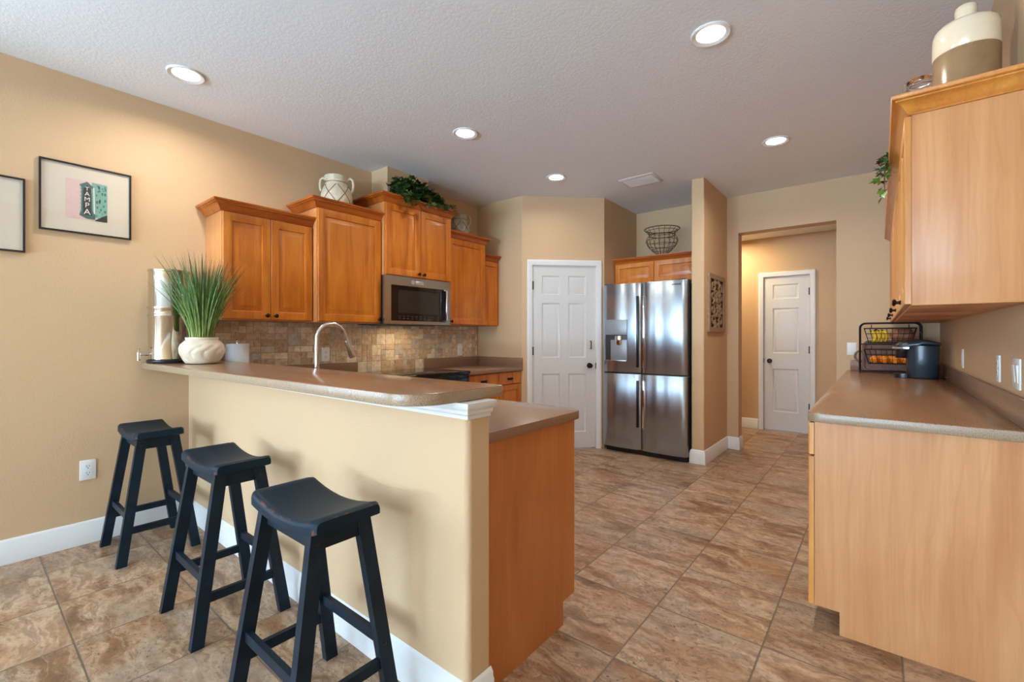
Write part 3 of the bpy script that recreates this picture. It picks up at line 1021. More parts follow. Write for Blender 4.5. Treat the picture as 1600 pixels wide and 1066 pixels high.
def fdoor(x0, x1, z0, z1, hole=None):
    """gently crowned door skin with rounded vertical edges"""
    n = 14
    W2 = x1 - x0
    prof = []
    for k in range(n + 1):
        s_ = k / n
        bulge = 0.016 * (1 - (2 * s_ - 1) ** 2)
        edge = 0.016 * max(0, (abs(2 * s_ - 1) - 0.90) / 0.10) ** 2
        prof.append((x0 + W2 * s_, FY + 0.012 - bulge + edge))
    prof = prof + [(x1, FY + 0.07), (x0, FY + 0.07)]
    return B().prism([(p[0], p[1]) for p in prof], z0, z1, 0.004)


zs = 0.836
doors = {}
for nm, x0, x1, z0, z1, lab in (('door', fx0, fxm - 0.003, zs + 0.006, 1.765, 'upper left door with dispenser'),
                                ('door', fxm + 0.003, fx1, zs + 0.006, 1.765, 'upper right door with lettering'),
                                ('door', fx0, fxm - 0.003, 0.055, zs - 0.006, 'lower left door'),
                                ('door', fxm + 0.003, fx1, 0.055, zs - 0.006, 'lower right door')):
    o = obj(nm, fdoor(x0, x1, z0, z1), 'steelF', t)
    o['label'] = lab
    doors[lab[:7] + lab[6:11]] = o
    left = x1 < fxm + 0.01
    hx = (x1 - 0.028) if left else (x0 + 0.028)
    ha, hb = (0.90, 1.63) if z0 > 0.5 else (0.285, 0.765)
    g = B().box(hx - 0.011, hx + 0.011, FY - 0.008, FY + 0.02, ha, hb, 0.003)
    obj('pocket_handle', g, 'bplastic' if left else 'chrome', o)
    if 'dispenser' in lab:
        b = B()
        fm = frame((0, FY - 0.006, 0), (1, 0, 0), (0, -1, 0))
        b.box(-2.276, -2.030, 1.232, 1.392, -0.012, 0.010, 0.003, Mx=fm)
        obj('control_panel', b, 'dispgrey', o)
        b = B().box(-2.276, -2.030, 0.962, 1.232, -0.012, 0.002, 0.002, Mx=fm)
        obj('recess', b, 'dgrey', o)
        b = B().box(-2.214, -2.03, 0.965, 1.18, 0.002, 0.006, 0.002, Mx=fm)
        obj('recess_back', b, 'dispgrey', o)
        b = B().lathe([(0.038, 0), (0.042, 0.02), (0.036, 0.07), (0.03, 0.095), (0.001, 0.096)], c=(0, 0, 0), n=20,
                      Mx=Matrix.Translation((-2.125, FY - 0.012, 1.222)) @ Matrix.Rotation(math.pi, 4, 'X') @ Matrix.Diagonal((1, 0.5, 1, 1)))
        obj('spout', b, 'chrome', o)
        obj('drip_tray', B().box(-2.27, -2.036, 0.955, 0.968, -0.01, 0.016, 0.002, Mx=fm), 'steel', o)
    if 'lettering' in lab:
        textmesh('SAMSUNG', 0.020, 'dgrey', Matrix.Translation((-1.53, FY + 0.0035, 1.722)) @ Matrix.Rotation(R(90), 4, 'X'), 0.006, parent=o, name='brand_lettering')
for x_ in (fx0 + 0.06, fx1 - 0.06):
    obj('hinge_cover', B().box(x_ - 0.045, x_ + 0.045, FY + 0.02, FY + 0.16, 1.745, 1.775, 0.006), 'dgrey', t)

# faucet
fxp, fyp = -2.376, 1.25
t = thing('faucet', (fxp, fyp, ZL), 'brushed nickel gooseneck pull-down faucet behind the bar counter', 'faucet')
pts = [(fxp, fyp, ZL + 0.03), (fxp, fyp, 1.0), (fxp, fyp, 1.17)]
ra = 0.085
for k in range(1, 13):
    a = math.pi * k / 12 * 0.92
    pts.append((fxp, fyp + ra - ra * math.cos(a), 1.200 + ra * math.sin(a)))
e = Vector(pts[-1])
dd = (e - Vector(pts[-2])).normalized()
pts.append(tuple(e + dd * 0.03))
obj('spout', B().tube(pts, 0.0125, 14), 'nickel', t)
e = Vector(pts[-1])
pp = [e + dd * k for k in (0, 0.012, 0.05, 0.09, 0.105)]
obj('spray_head', B().tube(pp, [0.0135, 0.015, 0.0155, 0.019, 0.018], 16), 'nickel', t)
obj('base', B().lathe([(0.027, 0), (0.027, 0.006), (0.018, 0.012), (0.017, 0.05), (0.0125, 0.056)], (fxp, fyp, ZL), 24), 'nickel', t)
obj('lever', B().tube([(fxp, fyp, ZL + 0.07), (fxp + 0.05, fyp, ZL + 0.085), (fxp + 0.10, fyp, ZL + 0.10)], 0.006, 10), 'nickel', t)

# ------------------------------------------------------------------ bar stools
SZ = 0.706


def make_stool(cx, cy, label):
    t = thing('bar_stool', (cx, cy, 0), label, 'stool', 'black saddle stools at the bar')
    # saddle seat, hollow along X
    L, D = 0.216, 0.112
    n = 20
    rings = []
    for k in range(n + 1):
        s_ = -1 + 2 * k / n
        x = s_ * L
        top = SZ - 0.034 * (1 - s_ * s_) ** 1.0
        th = 0.042 - 0.008 * (1 - s_ * s_)
        dd_ = D
        edge = max(0, (abs(s_) - 0.93) / 0.07)
        top -= 0.010 * edge ** 2
        dd_ -= 0.010 * edge ** 2
        low = top - th + 0.012 * edge ** 2
        ring = []
        for a, (py, pz) in enumerate(((-1, 0), (-1, 0.55), (-0.97, 0.82), (-0.90, 0.97), (-0.8, 1), (0, 1.0), (0.8, 1), (0.90, 0.97), (0.97, 0.82), (1, 0.55), (1, 0), (0.9, -0.05), (-0.9, -0.05))):
            ring.append((cx + x, cy + py * dd_, low + (top - low) * pz))
        rings.append(ring)
    st = obj('seat', B().loft(rings), 'seatblack', t, angle=50)
    topz = SZ - 0.052
    # legs
    feet = {(-1, -1): 0, (1, -1): 0, (-1, 1): 0, (1, 1): 0}
    tx, ty, bx, by = 0.158, 0.072, 0.196, 0.168
    wx, wy = 0.015, 0.0225
    for (sx, sy) in feet:
        rr = []
        for z_, px, py in ((topz + 0.008, tx, ty), (0.0, bx, by)):
            rr.append([(cx + sx * px + ax * wx, cy + sy * py + ay * wy, z_) for ax, ay in ((-1, -1), (1, -1), (1, 1), (-1, 1))])
        lg = obj('leg', B().loft(rr), 'black', t)
        P_ = lambda z_: (cx + sx * (tx + (bx - tx) * (1 - z_ / topz)), cy + sy * (ty + (by - ty) * (1 - z_ / topz)))
        bo = B()
        for z_ in (topz - 0.035, 0.235):
            q = P_(z_)
            for ms in (1, -1):
                m = frame((q[0] + ms * wx, q[1], z_), (0, ms, 0), (ms, 0, 0))
                bo.lathe([(0.006, -0.002), (0.006, 0.001), (0.001, 0.0025)], n=12, Mx=m)
        obj('bolt', bo, 'bolt', lg)
    at = lambda sx, sy, z_: Vector((cx + sx * (tx + (bx - tx) * (1 - z_ / topz)), cy + sy * (ty + (by - ty) * (1 - z_ / topz)), z_))

    def bar(p, q, h, w_, name):
        p, q = Vector(p), Vector(q)
        d_ = (q - p).normalized()
        s_ = Vector((-d_.y, d_.x, 0)) * w_ / 2
        u_ = Vector((0, 0, h / 2))
        obj(name, B().loft([[c - s_ - u_, c + s_ - u_, c + s_ + u_, c - s_ + u_] for c in (p, q)]), 'black', t)
    for sy in (-1, 1):
        bar(at(-1, sy, 0.245), at(1, sy, 0.245), 0.034, 0.018, 'stretcher')
        # curved apron following the saddle
        n = 12
        rr = []
        for k in range(n + 1):
            s_ = -1 + 2 * k / n
            x = s_ * (tx + 0.004)
            y = cy + sy * ty
            zt = SZ - 0.046 - 0.022 * (1 - (x / L) ** 2)
            rr.append([(cx + x, y - 0.009, topz - 0.058), (cx + x, y + 0.009, topz - 0.058), (cx + x, y + 0.009, zt), (cx + x, y - 0.009, zt)])
        obj('apron', B().loft(rr), 'black', t)
    for sx in (-1, 1):
        bar(at(sx, -1, 0.175), at(sx, 1, 0.175), 0.034, 0.018, 'stretcher')
        bar(at(sx, -1, topz - 0.025), at(sx, 1, topz - 0.025), 0.062, 0.018, 'apron')
    return t


t_ = NT('black_worn_seat')
nz = t_.noise(t_.obj(), 26, 5, 0.7)
sp = t_.n('ShaderNodeSeparateXYZ', inp={0: t_.obj()})
band = lambda v_, c_, w_: t_.math('LESS_THAN', t_.math('ABSOLUTE', t_.math('SUBTRACT', t_.math('ABSOLUTE', v_), c_)), w_)
rim = t_.math('MAXIMUM', band(sp.outputs[1], 0.1060, 0.0030), band(sp.outputs[0], 0.2105, 0.0022))
edge = t_.math('MULTIPLY', rim, t_.ramp(nz, [(0.52, (0, 0, 0)), (0.62, (0.8, 0.8, 0.8))]))
t_.set(base=t_.mix(edge, (0.007, 0.019, 0.032, 1), lin(120, 66, 40)), rough=0.45, spec=0.13)
M['seatblack'] = t_.m
s1 = make_stool(-1.425, 0.738, 'black saddle stool nearest the open end of the half wall')
copytree(s1, (-2.262, 0.768, 0), 'black saddle stool in the middle of the row of three')
copytree(s1, (-3.300, 0.730, 0), 'black saddle stool in the corner against the tan left wall')

# ------------------------------------------------------------------ pictures on the left wall
def picture(y0, y1, z0, z1, label, art=None):
    t = thing('picture_frame', (XL, (y0 + y1) / 2, z0), label, 'picture', 'framed prints on the left wall')
    # frame bars
    b = B().sweep([(y0, z0), (y1, z0), (y1, z1), (y0, z1)], [(0, 0), (0, 0.018), (0.009, 0.018), (0.009, 0)], O=(XL, 0, 0), U=(0, 1, 0), V=(0, 0, 1), W=(1, 0, 0), side=-1, closed=True)
    obj('frame', b, 'frame', t)
    obj('mat_board', B().box(XL + 0.001, XL + 0.008, y0 + 0.008, y1 - 0.008, z0 + 0.008, z1 - 0.008), 'mat', t)
    if art:
        art(t)
    obj('glazing', B().box(XL + 0.0125, XL + 0.0140, y0 + 0.008, y1 - 0.008, z0 + 0.008, z1 - 0.008), 'glaze', t)
    return t


g_ = NT('picture_glazing')
mixn = g_.n('ShaderNodeMixShader')
tr = g_.n('ShaderNodeBsdfTransparent')
gl = g_.n('ShaderNodeBsdfGlossy', inp={'Roughness': 0.03})
lw = g_.n('ShaderNodeLayerWeight', inp={0: 0.5})
fz = g_.math('ADD', g_.math('MULTIPLY', g_.math('POWER', lw.outputs['Facing'], 5.0), 0.5), 0.035)
g_.link(fz, mixn.inputs[0])
g_.link(tr.outputs[0], mixn.inputs[1])
g_.link(gl.outputs[0], mixn.inputs[2])
g_.link(mixn.outputs[0], g_.t.nodes['Material Output'].inputs[0])
M['glaze'] = g_.m


def tampa(t):
    y0, y1, z0, z1 = 0.411, 0.592, 1.901, 2.128
    x = XL + 0.0085
    fm = frame((x, y0, z0), (0, 1, 0), (1, 0, 0))
    W2, H2 = y1 - y0, z1 - z0
    b = B()
    b.box(0, W2, 0, H2, 0, 0.0006, mi=0, Mx=fm)                                       # pale sky
    b.prism([(0.62 * W2, 0.99 * H2), (0.62 * W2, 0.1 * H2), (W2, 0.02 * H2), (W2, 0.97 * H2)], 0.0004, 0.0010, mi=1, Mx=fm)   # facade
    rnd = random.Random(5)
    for k in range(26):                                                                # facade ornament
        xx = W2 * (0.74 + 0.22 * rnd.random())
        zz = H2 * (0.1 + 0.85 * rnd.random())
        s_ = 0.004 + 0.005 * rnd.random()
        b.box(xx - s_ * 0.5, xx + s_ * 0.5, zz - s_, zz + s_, 0.0008, 0.0013, mi=2, Mx=fm)
    b.prism([(0.70 * W2, 0), (W2, 0), (W2, 0.20 * H2), (0.70 * W2, 0.02 * H2)], 0.0010, 0.0016, mi=3, Mx=fm)
    # blade sign
    sx0, sx1 = 0.385 * W2, 0.635 * W2
    b.prism([(sx0 - 0.012, 0.10 * H2), (sx0 + 0.02, 0.03 * H2), (sx1 + 0.012, 0.03 * H2), (sx1 + 0.014, 0.16 * H2), (sx1, 0.24 * H2), (sx1 - 0.004, 0.82 * H2),
             (sx1 + 0.006, 0.86 * H2), (0.51 * W2, 0.985 * H2), (sx0 - 0.012, 0.88 * H2), (sx0 - 0.002, 0.82 * H2), (sx0 - 0.004, 0.24 * H2)], 0.0010, 0.0018, mi=2, Mx=fm)
    b.prism([(sx0 + 0.004, 0.12 * H2), (sx1, 0.12 * H2), (sx1 - 0.006, 0.24 * H2), (sx1 - 0.008, 0.80 * H2), (0.51 * W2, 0.90 * H2), (sx0 + 0.006, 0.80 * H2), (sx0 + 0.004, 0.24 * H2)],
            0.0016, 0.0022, mi=3, Mx=fm)
    b.prism([(sx1 + 0.006, 0.18 * H2), (sx1 + 0.011, 0.18 * H2), (sx1 + 0.008, 0.86 * H2), (sx1 + 0.004, 0.86 * H2)], 0.0016, 0.0022, mi=4, Mx=fm)
    for k in range(7):
        z_ = (0.2 + 0.095 * k) * H2
        b.box(sx0 - 0.008, sx0 - 0.002, z_, z_ + 0.008, 0.0016, 0.0022, mi=1, Mx=fm)
    p = obj('print', b, ['pink', 'teal', 'tealm', 'ink', 'inkw'], t)
    p['label'] = 'photo of a tall theatre blade sign reading TAMPA'
    for ch, zf, s_ in (('T', 0.80, 0.030), ('A', 0.665, 0.034), ('M', 0.525, 0.036), ('P', 0.375, 0.040), ('A', 0.20, 0.046)):
        textmesh(ch, s_, 'inkw', fm @ Matrix.Translation((0.507 * W2, zf * H2, 0.0026)), 0.0003, parent=p, name='letter')


picture(0.305, 0.704, 1.814, 2.214, 'black-framed print of a TAMPA theatre sign on the left wall', tampa)
picture(-0.145, 0.254, 1.672, 2.072, 'black-framed mat cut off by the left edge of the photo')


# ------------------------------------------------------------------ outlets and switches
def plate(name, label, Mx, kind='duplex', w_=0.072, h_=0.116, group=None):
    loc = Mx.translation
    t = thing(name, loc, label, 'switch' if 'switch' in name else 'outlet', group)
    obj('cover_plate', B().box(-w_ / 2, w_ / 2, -h_ / 2, h_ / 2, 0.0, 0.006, 0.0025, Mx=Mx), 'outlet', t)
    if kind == 'duplex':
        for s_ in (-1, 1):
            r = obj('receptacle', B().lathe([(0.017, 0.005), (0.017, 0.0078), (0.001, 0.008)], n=24, Mx=Mx @ Matrix.Translation((0, s_ * 0.0195, 0))), 'outlet', t)
            b = B()
            for ax in (-1, 1):
                b.box(ax * 0.006 - 0.0012, ax * 0.006 + 0.0012, s_ * 0.0195 - 0.001, s_ * 0.0195 + 0.007, 0.0079, 0.0084, Mx=Mx)
            b.lathe([(0.0028, 0.0078), (0.0028, 0.0084), (0.0001, 0.0085)], n=12, Mx=Mx @ Matrix.Translation((0, s_ * 0.0195 - 0.0085, 0)))
            obj('slot', b, 'slot', r)
    elif kind == 'rocker':
        n = max(1, round(w_ / 0.072))
        for k in range(n):
            xx = (k - (n - 1) / 2) * 0.046
            rr = [[Mx @ Vector((xx + a * 0.0165, c * 0.033, zz)) for a, c in ((-1, -1), (1, -1), (1, 1), (-1, 1))] for zz in (0.005, 0.0075)]
            rr[1] = [p + (Mx.to_3x3() @ Vector((0, 0, 0.004 if i > 1 else 0))) for i, p in enumerate(rr[1])]
            obj('rocker', B().loft(rr), 'outlet', t)
    return t


plate('wall_outlet', 'white duplex outlet low on the left wall by the stools', frame((XL, 0.507, 0.431), (0, 1, 0), (1, 0, 0)))
plate('wall_outlet', 'white duplex outlet in the stone backsplash behind the faucet', frame((XL + 0.011, 1.977, 1.065), (0, 1, 0), (1, 0, 0)))
plate('wall_switch', 'white rocker switch in the backsplash right of the range', frame((XL + 0.011, 3.546, 1.062), (0, 1, 0), (1, 0, 0)), 'rocker')
plate('wall_switch', 'white rocker switch on the back wall left of the fruit rack', frame((-0.204, YB, 1.10), (1, 0, 0), (0, -1, 0)), 'rocker')
plate('wall_outlet', 'white outlet on the right wall closest to the coffee maker', frame((XR, 3.93, 1.08), (0, -1, 0), (-1, 0, 0)))
plate('wall_outlet', 'white outlet in the middle of the right wall above the splash', frame((XR, 2.84, 1.078), (0, -1, 0), (-1, 0, 0)))
plate('wall_switch', 'white double rocker switch at the near end of the right wall', frame((XR, 2.50, 1.076), (0, -1, 0), (-1, 0, 0)), 'rocker', 0.118)

# ------------------------------------------------------------------ ceiling lights and vent
LN = ['recessed ceiling light above the stools at upper left', 'recessed ceiling light nearest the camera at upper right', 'recessed ceiling light between ivy and camera, centre left',
      'recessed ceiling light in front of the hall opening', 'small recessed ceiling light in front of the pantry door']
for (x, y, wt), l in zip(((-3.10, 0.85, 10), (-0.655, 2.383, 14), (-2.389, 2.40, 9), (-0.623, 4.0, 13), (-2.382, 3.606, 4.5)), LN):
    t = thing('ceiling_light', (x, y, H), l, 'light', 'recessed downlights')
    obj('trim_ring', B().lathe([(0.094, 0.0), (0.093, -0.006), (0.088, -0.010), (0.068, -0.004), (0.066, 0.0)], (x, y, H - 0.0005), 40), 'white', t)
    obj('lens', B().lathe([(0.001, -0.003), (0.067, -0.0035), (0.067, -0.0005)], (x, y, H), 40), 'lens', t)
    a = area('downlight', (x, y, H - 0.012), (0, 0, 0), 0.13, 0.13, wt, (1.0, 0.92, 0.80), 'DISK', 160)
t = thing('ceiling_vent', (-1.79, 4.185, H), 'white louvred air vent in the ceiling before the fridge', 'vent')
vx0, vx1, vy0, vy1 = -1.965, -1.618, 4.055, 4.31
b = B()
VF = [(0, 0), (0, 0.004), (0.022, 0.012), (0.026, 0.012), (0.026, 0)]
b.sweep([(vx0, vy0), (vx1, vy0), (vx1, vy1), (vx0, vy1)], VF, O=(0, 0, H), W=(0, 0, -1), side=-1, closed=True)
obj('frame', b, 'grille', t)
for k in range(6):
    yy = vy0 + 0.036 + k * 0.034
    rr = [[(x_, yy, H - 0.002), (x_, yy + 0.026, H - 0.016), (x_, yy + 0.028, H - 0.013), (x_, yy + 0.004, H - 0.001)] for x_ in (vx0 + 0.024, vx1 - 0.024)]
    obj('louvre', B().loft(rr), 'grille', t)
obj('duct_opening', B().box(vx0 + 0.02, vx1 - 0.02, vy0 + 0.02, vy1 - 0.02, H - 0.0015, H - 0.0005), 'slot', t)
# hall lamp (out of sight to the left of the opening)
area('hall_lamp', (-1.55, 6.25, 2.46), (0, 0, 0), 0.25, 0.25, 21, (1.0, 0.80, 0.50), 'DISK')

# ------------------------------------------------------------------ things on the bar
t = thing('water_filter', (-3.49, 0.868, BZ1), 'tall polished steel cylinder water filter on the bar at the left wall', 'water filter')
wc = (-3.49, 0.868, BZ1)
obj('stand', B().lathe([(0.113, 0), (0.116, 0.004), (0.116, 0.018), (0.110, 0.022), (0.001, 0.022)], wc, 48), 'bplastic', t)
obj('lower_chamber', B().lathe([(0.100, 0.022), (0.107, 0.026), (0.107, 0.285), (0.111, 0.292), (0.111, 0.300), (0.107, 0.306)], wc, 56), 'polish', t)
obj('upper_chamber', B().lathe([(0.107, 0.306), (0.107, 0.330), (0.112, 0.338), (0.112, 0.350), (0.106, 0.358), (0.106, 0.565), (0.109, 0.568)], wc, 56), 'polish', t)
obj('lid', B().lathe([(0.110, 0.568), (0.110, 0.578), (0.100, 0.582), (0.001, 0.584)], wc, 56), 'polish', t)
b = B().tube([(-3.49, 0.765, BZ1 + 0.055), (-3.49, 0.715, BZ1 + 0.055)], 0.008, 10)
b.tube([(-3.49, 0.715, BZ1 + 0.068), (-3.49, 0.715, BZ1 + 0.02)], [0.011, 0.009], 12)
b.tube([(-3.49, 0.715, BZ1 + 0.068), (-3.49, 0.715, BZ1 + 0.09)], 0.004, 8)
b.tube([(-3.505, 0.715, BZ1 + 0.09), (-3.475, 0.715, BZ1 + 0.09)], 0.005, 8)
obj('spigot', b, 'chrome', t)

pc = (-3.215, 0.965, BZ1)
t = thing('potted_grass', pc, 'tall green artificial grass in a cream swirl pot on the bar', 'plant')
prof = [(0.060, 0), (0.084, 0.004), (0.100, 0.03), (0.114, 0.065), (0.118, 0.09), (0.110, 0.118), (0.092, 0.138), (0.084, 0.144), (0.086, 0.150), (0.086, 0.160), (0.078, 0.160), (0.076, 0.140), (0.001, 0.138)]
fine = []
for (r0, z0), (r1, z1) in zip(prof, prof[1:]):
    for q in range(3):
        fine.append((r0 + (r1 - r0) * q / 3, z0 + (z1 - z0) * q / 3))
fine.append(prof[-1])


def swirl(th, z, k):
    if z > 0.139 or z < 0.003 or k > 26:
        return 1
    a = math.sin(z / 0.139 * math.pi)
    s_ = (th * 11 / (2 * math.pi) + 1.1 * math.sin(z / 0.139 * math.pi * 1.3) + z * 6) % 1.0
    return 1 + a * (-0.075 * abs(2 * s_ - 1) ** 3 + 0.03)


obj('pot', B().lathe(fine, pc, 160, fr=swirl), 'ceramic', t, angle=60)
rnd = random.Random(11)


def blades(n, c, rbase, zb, hmin, hmax, spread, w0):
    b = B()
    for i in range(n):
        th = rnd.random() * 2 * math.pi
        rb = rbase * math.sqrt(rnd.random())
        hgt = hmin + (hmax - hmin) * rnd.random()
        sp = spread * (0.15 + 0.85 * rnd.random()) * (0.4 + 0.6 * rb / rbase)
        dirv = Vector((math.cos(th), math.sin(th), 0))
        side_ = Vector((-math.sin(th), math.cos(th), 0))
        tw = (rnd.random() - 0.5) * 2.2
        side_ = Matrix.Rotation(tw, 3, 'Z') @ side_
        base = Vector(c) + dirv * rb + Vector((0, 0, zb))
        pts = []
        seg = 6
        bend = 0.5 + rnd.random()
        for k in range(seg + 1):
            s_ = k / seg
            out = sp * (s_ ** (1.2 + 0.5 * bend))
            q_ = base + dirv * out + Vector((0, 0, hgt * (s_ - 0.10 * bend * s_ * s_ * sp / spread)))
            if q_.x < -3.27 and q_.z > 1.29:
                q_.y = min(q_.y, 1.095)
            fv = Vector((q_.x + 3.49, q_.y - 0.868))
            if fv.length < 0.125:
                fv = fv.normalized() * 0.125
                q_.x, q_.y = fv.x - 3.49, fv.y + 0.868
            pts.append(q_)
        wv = w0 * (0.6 + 0.6 * rnd.random())
        vs = []
        for k, p in enumerate(pts):
            s_ = k / seg
            ww = wv * (0.55 + 0.9 * s_ * (1 - s_) * 1.6) * (1 - s_ ** 4) + 0.0003
            vs.append((b.bm.verts.new(p - side_ * ww), b.bm.verts.new(p + dirv * (-ww * 0.4)), b.bm.verts.new(p + side_ * ww)))
        for a_, c_ in zip(vs, vs[1:]):
            b.bm.faces.new((a_[0], a_[1], c_[1], c_[0]))
            b.bm.faces.new((a_[1], a_[2], c_[2], c_[1]))
    return b


gb = NT('grass_blade_green')
sepz = gb.n('ShaderNodeSeparateXYZ', inp={0: gb.obj()})
hz_ = gb.n('ShaderNodeMapRange', inp={0: sepz.outputs[2], 1: 0.12, 2: 0.66}).outputs[0]
gn = gb.noise(gb.mapping((95, 95, 3)), 1.0, 3)
gc = gb.ramp(hz_, [(0.0, lin(150, 160, 84)), (0.25, lin(108, 136, 66)), (0.7, lin(82, 116, 66)), (0.9, lin(96, 104, 66)), (1.0, lin(136, 100, 80))])
gc = gb.mix(1.0, gc, gb.ramp(gn, [(0.32, (0.4,) * 3), (0.66, (1.5,) * 3)]), 'MULTIPLY')
gb.set(base=gc, rough=0.45, spec=0.4)
M['grass'] = gb.m
obj('foliage', blades(300, pc, 0.062, 0.136, 0.36, 0.56, 0.24, 0.0042), 'grass', t)

tc = (-3.535, 1.275, ZL)
t = thing('paper_towel_holder', tc, 'white paper towel roll with chrome knob behind the bar', 'paper towel')
obj('base_disc', B().lathe([(0.075, 0), (0.075, 0.008), (0.07, 0.012), (0.001, 0.012)], tc, 40), 'chrome', t)
obj('roll', B().lathe([(0.022, 0.013), (0.073, 0.013), (0.074, 0.016), (0.074, 0.272), (0.072, 0.275), (0.022, 0.275)], tc, 48), 'paper', t)
obj('rod', B().lathe([(0.007, 0.012), (0.007, 0.285), (0.018, 0.289), (0.019, 0.296), (0.013, 0.304), (0.001, 0.306)], tc, 24), 'chrome', t)


# ------------------------------------------------------------------ things on top of the cabinets
def leaf(b, P, d, up, s_, mi):
    """five-lobed ivy leaf"""
    d = d.normalized()
    sd = d.cross(up).normalized()
    nrm = sd.cross(d).normalized()
    out = [(0, 0, 0), (0.30, 0.10, .02), (0.62, -0.08, .05), (0.42, 0.30, .03), (0.58, 0.66, .04), (0.24, 0.62, .02), (0, 1.12, -.08),
           (-0.24, 0.62, .02), (-0.58, 0.66, .04), (-0.42, 0.30, .03), (-0.62, -0.08, .05), (-0.30, 0.10, .02)]
    vs = [b.bm.verts.new(P + (sd * x + d * y + nrm * z) * s_) for x, y, z in out]
    ctr = b.bm.verts.new(P + (d * 0.42 - nrm * 0.05) * s_)
    for i in range(len(vs)):
        f = b.bm.faces.new((ctr, vs[i], vs[(i + 1) % len(vs)]))
        f.material_index = mi


def ivy(parent, strands, rnd, size=0.04, light=0.2, step=0.022):
    b = B()
    v = B()
    for pts in strands:
        P = [Vector(p) for p in pts]
        v.tube(P, 0.0022, 6)
        for a_, c_ in zip(P, P[1:]):
            L = (c_ - a_).length
            n = max(1, int(L / step))
            for k in range(n):
                p = a_ + (c_ - a_) * ((k + rnd.random()) / n)
                d = Vector((rnd.uniform(-0.3, 1), rnd.uniform(-1, 1), rnd.uniform(-0.9, 0.5)))
                if parent.get('flip'):
                    d.x = -d.x
                up = Vector((rnd.uniform(-0.4, 0.9) * (-1 if parent.get('flip') else 1), rnd.uniform(-0.5, 0.5), 1))
                leaf(b, p + d.normalized() * 0.015, d, up, size * rnd.uniform(0.6, 1.15), 1 if rnd.random() < light else 0)
    obj('vine', v, 'stem', parent)
    obj('foliage', b, ['ivy', 'ivyl'], parent)


def vase(name, label, c, sc, mats, handles=True, net=True):
    t = thing(name, c, label, 'vase')
    pr = [(0.070, 0), (0.085, 0.01), (0.108, 0.06), (0.120, 0.12), (0.119, 0.17), (0.106, 0.22), (0.088, 0.255), (0.080, 0.272), (0.082, 0.290), (0.092, 0.305),
          (0.094, 0.318), (0.086, 0.322), (0.076, 0.30), (0.072, 0.27), (0.001, 0.262)]
    pr = [(r * sc, z * sc) for r, z in pr]
    obj('body', B().lathe(pr, c, 56), mats[0], t, angle=60)

    def rad(z):
        z /= sc
        for (r0, z0), (r1, z1) in zip([(x / sc, y / sc) for x, y in pr][:10], [(x / sc, y / sc) for x, y in pr][1:10]):
            if z0 <= z <= z1:
                return (r0 + (r1 - r0) * (z - z0) / (z1 - z0)) * sc
        return 0.08 * sc
    b = B()
    for fam in (-1, 1):
        for k in range(6):
            pts = []
            for q in range(19):
                s_ = q / 18
                z = (0.015 + 0.225 * s_) * sc
                th = 2 * math.pi * (k / 6 + fam * s_ * 0.24)
                rr = rad(z) + 0.0012
                pts.append((c[0] + rr * math.cos(th), c[1] + rr * math.sin(th), c[2] + z))
            b.tube(pts, 0.0028 * sc, 6)
    pts = [(c[0] + (0.082 * sc) * math.cos(a), c[1] + (0.082 * sc) * math.sin(a), c[2] + 0.268 * sc) for a in (2 * math.pi * k / 28 for k in range(28))]
    b.tube(pts, 0.003 * sc, 6, closed=True)
    if net:
        obj('cord_net', b, mats[1], t)
    if handles:
        for sgn in (-1, 1):
            pts = [(c[0] + sgn * 0.72 * y * sc, c[1] + sgn * 0.69 * y * sc, c[2] + z * sc) for y, z in ((0.083, 0.300), (0.105, 0.312), (0.124, 0.298), (0.130, 0.258), (0.126, 0.222), (0.108, 0.196))]
            obj('handle', B().tube(pts, 0.0105 * sc, 10), mats[0], t)
    return t


vase('vase', 'cream two-handled jar with cord lattice on the cabinet left of the microwave', (-3.46, 1.99, 2.191), 1.03, ('stoneware', 'cord'))
vase('vase', 'weathered grey lattice jar on the cabinet right of the microwave', (-3.45, 3.375, 2.191), 0.94, ('greyware', 'cord'))

t = thing('ivy_plant', (-3.30, 2.65, 2.354), 'bushy dark green ivy trailing over the crown above the microwave', 'plant')
rnd = random.Random(21)
strands = []
for k in range(34):
    y0 = 2.37 + 0.56 * rnd.random()
    f_ = 1 - ((y0 - 2.62) / 0.36) ** 2
    zt = 2.46 + 0.17 * f_ * (0.5 + 0.5 * rnd.random())
    yc_ = 2.65 + (y0 - 2.65) * 0.4
    x0 = -3.335 + 0.03 * rnd.random()
    strands.append([(x0, yc_, 2.38), (x0 + 0.02, (y0 + yc_) / 2, zt - 0.02), (-3.27, y0, zt), (-3.21, y0 + rnd.uniform(-0.03, 0.03), zt - 0.05), (-3.175, y0 + rnd.uniform(-0.05, 0.05), 2.445)])
strands.append([(-3.22, 2.42, 2.47), (-3.14, 2.44, 2.44), (-3.125, 2.44, 2.36)])
strands.append([(-3.22, 2.46, 2.50), (-3.13, 2.48, 2.44), (-3.12, 2.45, 2.34), (-3.12, 2.43, 2.32)])
strands.append([(-3.22, 2.55, 2.50), (-3.13, 2.56, 2.43), (-3.12, 2.57, 2.35)])
strands.append([(-3.22, 2.66, 2.50), (-3.13, 2.68, 2.43), (-3.12, 2.70, 2.37)])
strands.append([(-3.22, 2.78, 2.48), (-3.13, 2.83, 2.43), (-3.125, 2.86, 2.37)])
strands.append([(-3.22, 2.86, 2.47), (-3.13, 2.95, 2.43), (-3.125, 3.02, 2.39)])
ivy(t, strands, rnd, 0.056, 0.14, 0.016)
obj('basket', B().lathe([(0.05, 0), (0.06, 0.004), (0.075, 0.07), (0.07, 0.07), (0.001, 0.06)], (-3.30, 2.65, 2.354), 24), 'wicker', t)

